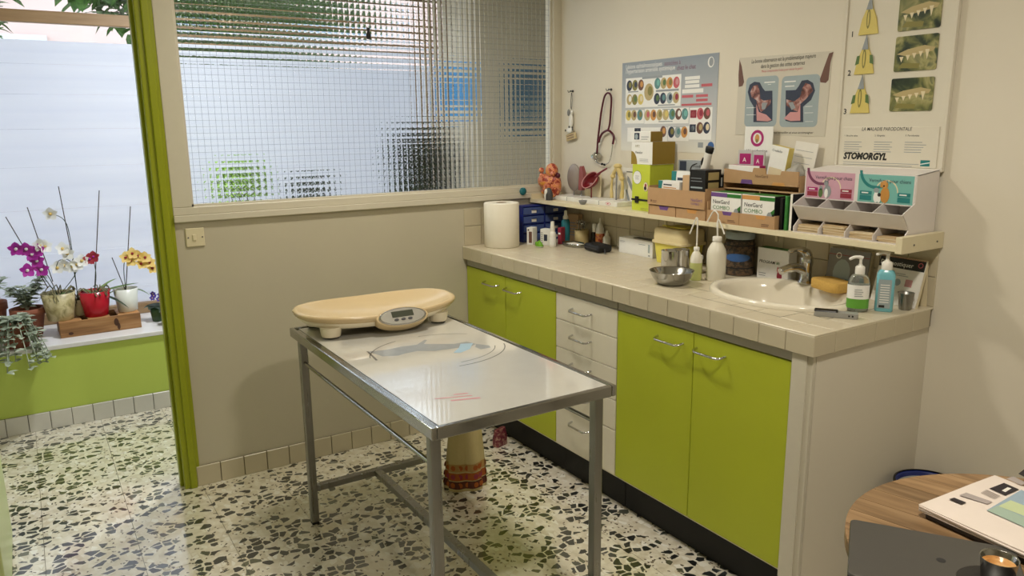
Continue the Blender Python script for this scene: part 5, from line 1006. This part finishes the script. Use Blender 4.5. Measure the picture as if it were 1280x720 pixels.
# ---------------------------------------------------------------- round wooden table and things on it
RT = (-.93, -2.885); RR = .385; RZ_ = .74
_a, _b = at(1064, 631, 'z', .74), at(1178, 669, 'z', .74)
rt = thing('round_table', 'round table of wooden planks beside the wall', 'table', (RT[0], RT[1], 0), math.atan2(_b.y-_a.y, _b.x-_a.x)-PI/2)
np_ = 12
for k in range(np_):
    a = -RR+2*RR*k/np_+.0006; b = -RR+2*RR*(k+1)/np_-.0006; m_ = 10; up_ = [a+(b-a)*j/m_ for j in range(m_+1)]
    poly = [(x, math.sqrt(max(0, RR*RR-x*x))) for x in up_]+[(x, -math.sqrt(max(0, RR*RR-x*x))) for x in up_[::-1]]
    pp = [];
    for p in poly:
        if not pp or (abs(p[0]-pp[-1][0])+abs(p[1]-pp[-1][1])) > 1e-5: pp.append(p)
    MB().prism(pp[::-1], RZ_-.026, RZ_, 'table_wood', 'xy').build('plank', rt)
M_('table_black', (34, 34, 36), .45)
MB().lathe([(.03, .02), (.03, RZ_-.03)], 'table_black', n=20).build('column', rt); MB().lathe([(.19, 0), (.2, .006), (.19, .018), (.05, .03), (.03, .05)], 'table_black', n=32).build('foot_plate', rt); MB().box((0, 0, RZ_-.031), (.4, .05, .008), 'table_black').build('top_brace', rt)
z1_ = RZ_+.018
A = at(1063, 648, 'z', z1_); B = at(1050, 712, 'z', z1_); C_ = at(1216, 676, 'z', z1_)
ang = math.atan2(C_.y-A.y, C_.x-A.x); lw, ld = .285, .215
lp = thing('laptop', 'closed dark grey laptop on the round wooden table', 'laptop', (A.x, A.y, RZ_+.0005), ang); M_('laptop_grey', (94, 92, 88), .42, metal=.55, var=.04)
M_('laptop_dark', (40, 40, 42), .5)
def rr_off(w_, d_, r, z, cx_, cy_): return [(x+cx_, y+cy_, zz) for x, y, zz in rr_ring(w_, d_, r, z)]
loft([rr_off(lw-.006, ld-.006, .012, 0, lw/2, -ld/2), rr_off(lw, ld, .012, .003, lw/2, -ld/2), rr_off(lw, ld, .012, .0095, lw/2, -ld/2)], 'laptop_dark').build('base', lp); loft([rr_off(lw, ld, .012, .0105, lw/2, -ld/2), rr_off(lw, ld, .012, .0165, lw/2, -ld/2), rr_off(lw-.003, ld-.003, .011, .0175, lw/2, -ld/2)], 'laptop_grey').build('lid', lp)
q = MB(); q.lathe([(.008, .0176), (.008, .0178)], 'laptop_dark', n=20, c=(.155, -.1, 0)); q.build('lid_emblem', lp)
e_ = at(1244, 739, 'z', RZ_+.019); zs_ = RZ_+.0185
su = thing('saucer', 'dark round saucer lying on the laptop', 'saucer', (e_.x, e_.y, zs_), 0); M_('saucer_black', (34, 32, 32), .35); MB().lathe([(.03, 0), (.045, .004), (.06, .012), (.058, .013), (.042, .006), (.002, .004)], 'saucer_black', n=36, cap1=False).build('dish', su)
ck = thing('espresso_cup', 'brushed steel espresso cup of coffee on dark saucer', 'cup', (e_.x, e_.y, zs_+.0045), 0); MB().lathe([(.021, 0), (.0225, .003), (.0285, .058), (.0297, .06), (.0275, .058), (.0215, .006), (.002, .004)], 'steel', n=36, cap1=False).build('wall', ck)
make_blotch('crema', [(150, 92, 40), (196, 138, 74), (222, 184, 130)], 45, .35); MB().lathe([(.0265, .048), (.002, .0485)], 'crema', n=32, cap0=False).build('coffee', ck)
zn = RZ_+.028; A = at(1149, 630, 'z', zn); B = at(1262, 588, 'z', zn); ang = math.atan2(B.y-A.y, B.x-A.x)
fo = thing('dark_folder', 'dark grey folder under the newspapers on the round table', 'folder', (A.x, A.y, RZ_+.0005), ang); M_('folder_dark', (58, 54, 58), .5)
nw, nd = .27, .36
sgn_ = -1
MB().span((.006, -nd+.02, 0), (nw-.01, -.012, .012), 'folder_dark').build('cover', fo, bevel=.002)
np2 = thing('newspaper_stack', 'folded newspaper with dark pictures on the round table', 'newspaper', (A.x, A.y, RZ_+.013), ang); M_('newsprint', (226, 214, 204), .85, var=.05, scale=12)
random.seed(11)
for k in range(5):
    a = random.uniform(-.02, .02); vs_ = []; nx, ny = 8, 8; j_ = random.uniform(-.004, .004)
    for i in range(nx+1):
        for j in range(ny+1): u, v = i/nx, j/ny; vs_.append((u*nw+j_, -v*nd+j_, .0028*k+.0008*math.sin(5*u+3*v+k)+.002*(1 if (j == 0 or i == 0) else 0)*(-1 if k < 3 else 0)*0))
    fs = [(i*(ny+1)+j, i*(ny+1)+j+1, (i+1)*(ny+1)+j+1, (i+1)*(ny+1)+j) for i in range(nx) for j in range(ny)]
    MB().add([RZ(a)@Vector(p) for p in vs_], fs, 'newsprint').build('sheet', np2, solid=-.0022)
p = MB(); zt_ = .0155
def NR(px, py): q = at(px, py, 'z', RZ_+.013+zt_); d_ = Vector((q.x-A.x, q.y-A.y, 0)); d_ = RZ(-ang)@d_; return (d_.x, d_.y)
def NP(pts, m, dz=0): p.add([(*NR(*a), zt_+dz) for a in pts], [tuple(range(len(pts)))], m)
Zn = lambda x, y: (1140+x/9, 580+y/9)
M_('news_ink', (48, 42, 44), .8); M_('news_grey', (170, 160, 156), .8); M_('news_blue', (150, 170, 184), .8); M_('news_green', (192, 204, 160), .8); M_('news_teal', (160, 180, 164), .8)
NP([Zn(*a) for a in [(415, 395), (475, 378), (612, 432), (555, 452)]], 'news_ink'); NP([Zn(*a) for a in [(870, 275), (1035, 212), (1205, 285), (1050, 355)]], 'news_ink'); NP([Zn(*a) for a in [(1195, 110), (1260, 60), (1300, 100), (1290, 160)]], 'news_ink'); NP([Zn(*a) for a in [(1010, 300), (1075, 262), (1120, 275), (1050, 318)]], 'white_paper', .0003)
NP([Zn(*a) for a in [(840, 520), (1230, 290), (1500, 420), (1500, 800), (1260, 710)]], 'news_blue', .0001); NP([Zn(*a) for a in [(850, 525), (960, 470), (1500, 700), (1500, 800), (1260, 710)]], 'news_teal', .0003); NP([Zn(*a) for a in [(970, 475), (1110, 410), (1500, 560), (1500, 680)]], 'news_green', .0005)
for k in range(6):
    NP([Zn(530+k*14, 352-k*5), Zn(610+k*14, 322-k*5), Zn(905+k*6, 425-k*5), Zn(850+k*6, 452-k*5)] if k == 0 else [Zn(760+14*k, 330-k*8), Zn(764+14*k, 326-k*8), Zn(925+14*k, 400-k*8), Zn(921+14*k, 404-k*8)], 'news_grey', .0002)
NP([Zn(*a) for a in [(1060, 165), (1140, 140), (1290, 215), (1230, 240)]], 'news_grey', .0002)
stuff(p.build('print', np2))
# ---------------------------------------------------------------- plants on the entrance window sill
SZ = .4505; random.seed(5)
def leafmesh(mb, base, d, up, L, w_, m, curve=.3, n=6, fold=.15):
    """strap or oval leaf from base along d, drooping away from up"""
    d = Vector(d).normalized(); up = Vector(up); side = d.cross(up)
    if side.length < 1e-4: side = d.cross(Vector((1, 0, 0)))
    side.normalize(); vs_ = []; fs = []
    for i in range(n+1):
        t = i/n; c = Vector(base)+d*(L*t)-Vector((0, 0, 1))*(curve*L*t*t); ww_ = w_*math.sin(PI*min(1, .12+t*.88))**.7*.5
        nrm = side.cross(d).normalized()
        vs_ += [c-side*ww_+nrm*ww_*fold, c, c+side*ww_+nrm*ww_*fold]
    for i in range(n): o = 3*i; fs += [(o, o+1, o+4, o+3), (o+1, o+2, o+5, o+4)]
    return mb.add(vs_, fs, m, True)
def flower(parent, c, nrm, R, pm, lip, name='flower'):
    nrm = Vector(nrm).normalized(); a_ = nrm.cross(Vector((0, 0, 1)))
    if a_.length < .01: a_ = Vector((1, 0, 0))
    a_.normalize(); b_ = a_.cross(nrm); mb = MB()
    for k in range(5):
        t = 2*PI*k/5+.3; d = a_*math.cos(t)+b_*math.sin(t)+nrm*.3; leafmesh(mb, Vector(c), d, nrm, R, R*(.95 if k % 2 else .7), pm, 0, 5, .15)
    o = mb.build(name, parent); MB().ell(Vector(c)+nrm*.006, (R*.2, R*.2, R*.2), lip, 8, 6).build('lip', o); return o
def pot(parent, r0, r1, h, m, name='pot', n=28, rim=0):
    pf = [(r0*.96, 0), (r0, .003)]+([(r1, h*.78), (r1*1.1, h*.78), (r1*1.1, h)] if rim else [(r1, h)])+[(r1*.93, h), (r1*.88, h*.82), (.004, h*.82)]
    return MB().lathe(pf, m, n=n, cap1=False, smooth=True).build(name, parent)
def stake(t, a, b): MB().tube([a, b], .0028, 'stake').build('stake', t)
M_('stake', (74, 60, 50), .8); M_('terracotta', (140, 84, 62), .8, bump=.3); M_('red_glaze', (176, 20, 40), .2); M_('white_glaze', (222, 226, 220), .3); M_('green_glass', (70, 100, 64), .15, trans=.3)
def sp(px, py, y): return at(px, py, 'y', y)
# wooden box
wb = thing('wooden_box', 'rough wooden plank box under the orchid pots', 'box', (-2.205, 1.375, SZ), math.radians(2)); bw_, bd_, bh = .40, .2, .085
for y_ in (-bd_/2, bd_/2-.016): MB().span((-bw_/2, y_, 0), (bw_/2, y_+.016, bh), 'box_wood').build('plank', wb, bevel=.002)
for x_ in (-bw_/2+.001, bw_/2-.017): MB().span((x_, -bd_/2+.0165, 0), (x_+.016, bd_/2-.0165, bh-.002), 'box_wood').build('plank', wb, bevel=.002)
for x_ in (-bw_/2+.055, bw_/2-.055, -.005): MB().span((x_-.055, -bd_/2+.018, bh+.0005-.012), (x_+.055, bd_/2-.018, bh-.0005), 'box_wood').build('plank', wb, bevel=.002)
M_('knot', (70, 42, 26), .7); q = MB(); q.disc(-.15, .02, .012, .008, -bd_/2-.0006, 'knot'); q.disc(.075, .05, .012, .022, -bd_/2-.0006, 'knot'); q.disc(.085, .025, .008, .02, -bd_/2-.0006, 'knot'); stuff(q.build('knot', wb))
BZ = SZ+bh+.0005
def local(t, v): return t.matrix_basis.inverted()@Vector(v)
def orchid(name, label, x, y, z, r0, r1, h, potm, stems, leaves, stakes, flowers, fm, lip, R, rim=0, roots=True):
    t = thing(name, label, 'potted plant', (x, y, z), 0); pot(t, r0, r1, h, potm, rim=rim); top = h*.85
    MB().lathe([(r1*.86, top-.004), (r1*.4, top+.008), (.004, top+.01)], 'root_grey', n=18, cap0=False, cap1=False).build('bark', t)
    if roots:
        q = MB()
        for k in range(14):
            a = random.uniform(0, 2*PI); q.tube(spline([(r1*.3*math.cos(a), r1*.3*math.sin(a), top), (r1*.8*math.cos(a+.3), r1*.8*math.sin(a+.3), top+.03+random.uniform(0, .025)), (r1*1.05*math.cos(a+.6), r1*1.05*math.sin(a+.6), top+random.uniform(-.02, .03))], 3), .003, 'root_grey', n=5)
        stuff(q.build('root', t))
    for (az, el, L, w_, m, cv) in leaves:
        mb = MB(); leafmesh(mb, (0, 0, top), (math.cos(az)*math.cos(el), math.sin(az)*math.cos(el), math.sin(el)), (0, 0, 1), L, w_, m, cv, 8); mb.build('leaf', t)
    for s_ in stems: MB().tube(spline([(0, 0, top)]+[local(t, v) for v in s_], 5), .0022, 'leaf_dark', n=6).build('stem', t)
    for a, b in stakes: MB().tube([local(t, a) if a else (0, 0, top), local(t, b)], .0026, 'stake', n=6).build('stake', t)
    for v in flowers: flower(t, local(t, v), (random.uniform(-.3, .3), -1, random.uniform(-.2, .4)), R, fm, lip)
    return t
yb = 1.37
p = lambda px, py, y=yb-.02: tuple(sp(px, py, y))
orchid('potted_orchid', 'purple and white orchid in marbled tan pot on wooden box', -2.385, yb, BZ, .064, .084, .15, 'marble_pot', [[p(50, 340), p(35, 318), p(22, 312)], [p(60, 345), p(45, 335), p(38, 338)], [p(95, 340), p(80, 325)]], [(2.6, .3, .12, .03, 'leaf_dark', .5), (.4, .5, .12, .035, 'leaf_green', .5)], [(p(60, 360), p(7, 271)), (p(66, 352), p(34, 259))],
       [p(20, 311), p(33, 311), p(40, 318), p(47, 313), p(46, 326), p(34, 338), p(52, 337)], 'petal_purple', 'petal_white', .042)
orchid('potted_orchid', 'white orchid spray behind the marbled tan pot', -2.292, yb+.05, BZ, .026, .034, .09, 'p_cream', [[p(88, 300), p(80, 275), p(64, 267)], [p(90, 330), p(75, 325), p(70, 335)]], [(1.0, .6, .14, .035, 'leaf_green', .6), (2.4, .5, .1, .03, 'leaf_bright', .6)], [(p(92, 330), p(73, 233))],
       [p(63, 267), p(56, 308), p(50, 306), p(78, 311), p(84, 317), p(72, 335), p(80, 332), p(90, 333), p(96, 331), p(102, 326)], 'petal_white', 'petal_yellow', .04)
orchid('potted_orchid', 'red orchid with long leaf in glossy red pot', -2.212, yb-.01, BZ, .06, .08, .14, 'red_glaze', [[p(120, 345), p(118, 330), p(117, 322)]], [(.15, .75, .17, .04, 'leaf_green', .25), (.05, .25, .24, .05, 'leaf_green', .1), (-.3, -.1, .17, .045, 'leaf_dark', .45), (2.4, .6, .14, .03, 'leaf_green', .5)], [(None, p(124, 238))], [p(117, 321), p(112, 324)], 'petal_red', 'petal_purple', .036)
orchid('potted_orchid', 'yellow spotted orchid in plain white pot on wooden box', -2.052, yb+.02, BZ, .052, .065, .13, 'white_glaze', [[p(155, 330), p(165, 318), p(180, 322), p(192, 338)]], [(-.2, .45, .14, .035, 'leaf_green', .7), (3.2, .5, .12, .03, 'leaf_green', .6)], [(None, p(163, 258)), (None, p(140, 322))],
       [p(157, 322), p(165, 317), p(172, 320), p(181, 322), p(187, 328), p(190, 335), p(176, 330), p(163, 326)], 'petal_yellow', 'petal_red', .037, roots=False)
# violets at the right end
vt = thing('potted_violet', 'purple violet with dark leaves in dark green pot', 'potted plant', (-1.895, 1.40, SZ), 0); pot(vt, .035, .045, .09, 'green_glass')
for k in range(8):
    a = 2*PI*k/8; mb = MB(); leafmesh(mb, (0, 0, .085), (math.cos(a), math.sin(a), .5), (0, 0, 1), .085, .06, 'leaf_dark', .5); mb.build('leaf', vt)
for k in range(7): flower(vt, (random.uniform(-.03, .05), random.uniform(-.05, .02), .13+random.uniform(0, .03)), (random.uniform(-.4, .4), -1, .6), .018, 'petal_violet', 'petal_yellow')
vt2 = thing('potted_violet', 'small violet in brown terracotta pot at sill end', 'potted plant', (-1.85, 1.26, SZ), 0); pot(vt2, .032, .045, .085, 'terracotta', rim=1)
for k in range(7):
    a = 2*PI*k/7; mb = MB(); leafmesh(mb, (0, 0, .08), (math.cos(a), math.sin(a), .6), (0, 0, 1), .08, .05, 'leaf_dark', .5); mb.build('leaf', vt2)
# silver-leaved plants at the left
def silver(label, x, y, z, r0, r1, h, potm, n_st, L, lean, rim=1):
    t = thing('silver_leaf_plant', label, 'potted plant', (x, y, z), 0); pot(t, r0, r1, h, potm, rim=rim)
    for k in range(n_st):
        a = random.uniform(0, 2*PI); Ls = L*random.uniform(.6, 1.1); dx, dy = math.cos(a)*.5+lean[0], math.sin(a)*.4+lean[1]
        pts = spline([(0, 0, h*.85), (dx*Ls*.4, dy*Ls*.4, h+Ls*(.35+lean[2]*.2)), (dx*Ls, dy*Ls, h+Ls*(.55+lean[2]))], 5); pts = [Vector((q.x, min(q.y, 1.075-y) if q.z+z < .47 and math.hypot(q.x, q.y) > r1 else q.y, q.z)) for q in pts]; s_ = MB().tube(pts, .0025, 'leaf_silver', n=5).build('stem', t); mb = MB()
        for i in range(2, len(pts)):
            for sgn_ in (-1, 1):
                q_ = random.uniform(0, 2*PI); leafmesh(mb, pts[i], (math.cos(q_), math.sin(q_), .35), (0, 0, 1), random.uniform(.042, .066), .027, 'leaf_silver', .3, 4)
        stuff(mb.build('foliage', s_))
    return t
silver('silver leaved plant in terracotta pot beside wooden box', -2.535, 1.42, SZ, .055, .078, .16, 'terracotta', 13, .24, (-.1, 0, .1))
silver('trailing silver plant spilling over the sill edge', -2.60, 1.215, SZ, .055, .07, .13, 'terracotta', 24, .30, (.03, -.62, -1.15))
silver('silver leaved plant in dark pot at the far sill', -2.70, 1.5, SZ, .05, .07, .2, 'terracotta', 7, .2, (0, 0, .2))
tg = thing('small_cachepot', 'small cream bowl among the silver plants', 'pot', (-2.62, 1.375, SZ), 0); pot(tg, .02, .03, .09, 'p_yellow') if False else MB().lathe([(.02, 0), (.022, .003), (.028, .05), (.025, .05), (.002, .01)], 'p_cream', n=20, cap1=False).build('bowl', tg)
# plants on the sill behind the wired glass
def bushy(name, label, x, y, z, ph, pr, potm, trunk, crown, n_, L, w_, m):
    t = thing(name, label, 'potted plant', (x, y, z), 0); pot(t, pr*.75, pr, ph, potm)
    MB().tube(spline([(0, 0, ph*.8), (.02, .01, (ph+trunk)/2), (0, 0, trunk)], 4), .008, 'stake').build('stem', t); mb = MB()
    for k in range(n_):
        a = random.uniform(0, 2*PI); b = random.uniform(-.5, 1.2); c_ = Vector((crown[0]*random.uniform(-1, 1), crown[1]*random.uniform(-1, 1), trunk+crown[2]*random.uniform(-1, 1))); leafmesh(mb, c_, (math.cos(a), math.sin(a), b), (0, 0, 1), L*random.uniform(.6, 1.1), w_, m, .4, 4)
    stuff(mb.build('foliage', t)); return t
c_ = at(548, 205, 'y', 1.4)
bushy('tall_ficus', 'tall dark leafy plant behind the wired glass', c_.x-.12, 1.4, SZ, .2, .11, 'p_black', c_.z-SZ-.04, (.15, .08, .24), 190, .14, .08, 'leaf_dark')
c_ = at(300, 225, 'y', 1.4); bushy('tall_green_plant', 'bright green plant behind the wired glass near doorway', c_.x, 1.4, SZ, .2, .08, 'white_glaze', c_.z-SZ-.02, (.1, .06, .09), 90, .1, .06, 'leaf_bright')
c_ = at(390, 236, 'y', 1.4); bushy('tall_dark_plant', 'small dark plant behind the wired glass bottom edge', c_.x, 1.4, SZ, .2, .08, 'p_black', c_.z-SZ-.03, (.09, .05, .06), 60, .09, .05, 'leaf_dark')
# posters in the entrance
c0 = at(640, 90, 'y', WY); c1 = at(682, 160, 'y', WY); M_('poster_blue', (70, 120, 158), .5, var=.15, scale=8); M_('poster_sky', (70, 160, 226), .5)
bp_ = thing('blue_poster', 'dark blue poster on entrance wall behind the glass', 'poster', ((c0.x+c1.x)/2, WY-.001, (c0.z+c1.z)/2), 0); MB().box((0, -.001, 0), (c1.x-c0.x, .002, c0.z-c1.z), 'poster_blue').build('sheet', bp_); stuff(MB().rect(-.1, -.14, .1, .0, -.0024, 'p_bluegrey').build('print', bp_))
c0 = at(572, 90, 'x', WX1); c1 = at(572, 140, 'x', WX1)
bp2 = thing('blue_notice', 'bright blue notice on the window reveal behind the glass', 'poster', (WX1-.001, c0.y, (c0.z+c1.z)/2), -PI/2); MB().box((0, -.001, 0), (.34, .002, abs(c0.z-c1.z)), 'poster_sky').build('sheet', bp2)
# unseen fill lamp, added to brighten the entrance room and its parapet
t = thing('ceiling_lamp', 'round white fill lamp added unseen on the entrance ceiling', 'lamp', (-1.6, .6, CEIL), 0)
MB().lathe([(.12, -.035), (.13, -.03), (.13, 0)], 'white_plastic', n=32).build('lamp_ring', t); MB().lathe([(.0, -.05), (.06, -.047), (.115, -.034)], 'lamp_glass', n=32, cap0=False, cap1=False).build('lamp_shade', t)
ld = bpy.data.lights.new('lamp_light', 'AREA'); ld.shape = 'DISK'; ld.size = .22; ld.energy = ENTRANCE_FILL_POWER; ld.color = (.95, .97, 1); lo = bpy.data.objects.new('lamp_light', ld); col.objects.link(lo); lo.parent = t; lo.location = (0, 0, -.056)
# ---------------------------------------------------------------- street outside
M_('asphalt', (196, 192, 184), .9, scale=4); M_('facade_pink', (190, 166, 158), .8, scale=2); M_('facade_white', (180, 178, 176), .7); M_('roller', (112, 130, 148), .5); M_('dark_glass', (60, 74, 84), .15)
struct(MB().span((-30, 1.8, -.4), (30, 40, -.3), 'asphalt').build('ground_street'))
bl = thing('street_building', 'pale pink building with white window surrounds across the street', 'building', (0, 14, -.3), 0)
MB().span((-14, 0, 0), (14, 6, 7.6), 'facade_pink').build('wall', bl)
for i in range(8):
    for j in range(2):
        x_, z_ = -12.2+3.2*i, 1.2+3.4*j
        fr_ = MB(); fr_.span((x_-.85, -.12, z_-.2), (x_-.6, 0, z_+2.4), 'facade_white'); fr_.span((x_+.6, -.12, z_-.2), (x_+.85, 0, z_+2.4), 'facade_white'); fr_.span((x_-.6, -.12, z_+2.15), (x_+.6, 0, z_+2.4), 'facade_white'); fr_.span((x_-.6, -.16, z_-.2), (x_+.6, 0, z_), 'facade_white'); o = fr_.build('window', bl)
        MB().span((x_-.6, -.05, z_), (x_-.02, -.01, z_+2.15), 'roller' if (i+j) % 3 else 'dark_glass').build('pane', o); MB().span((x_+.02, -.05, z_), (x_+.6, -.01, z_+2.15), 'roller' if (i+j) % 3 else 'dark_glass').build('pane', o); MB().span((x_-.02, -.07, z_), (x_+.02, -.01, z_+2.15), 'facade_white').build('mullion', o)
M_('bark', (80, 66, 52), .9, bump=.6)
def tree(label, x, y, z, r, n_):
    t = thing('street_tree', label, 'tree', (x, y, -.3), 0); MB().tube(spline([(0, 0, 0), (.05, .05, z*.5), (0, 0, z+.3)], 5), [.14]*6+[.1]*5, 'bark').build('trunk', t); mb = MB()
    for k in range(n_):
        while True:
            v = Vector((random.uniform(-1, 1), random.uniform(-1, 1), random.uniform(-1, 1)))
            if .2 < v.length < 1: break
        c_ = Vector((v.x*r[0], v.y*r[1], z+.3+v.z*r[2])); a = random.uniform(0, 2*PI); leafmesh(mb, c_, (math.cos(a), math.sin(a), random.uniform(-1, .5)), (0, 0, 1), random.uniform(.14, .24), .12, 'leaf_tree', .3, 3)
    stuff(mb.build('foliage', t)); return t
c_ = at(290, -50, 'y', 7); tree('broad green street tree in front of the pink building', c_.x-.1, 7, c_.z, (2.0, 1.2, 1.15), 5200)
c_ = at(-14, 0, 'y', 7); tree('smaller green street tree at the building edge', c_.x-.5, 7, c_.z+.1, (.68, .8, 1.0), 1000)
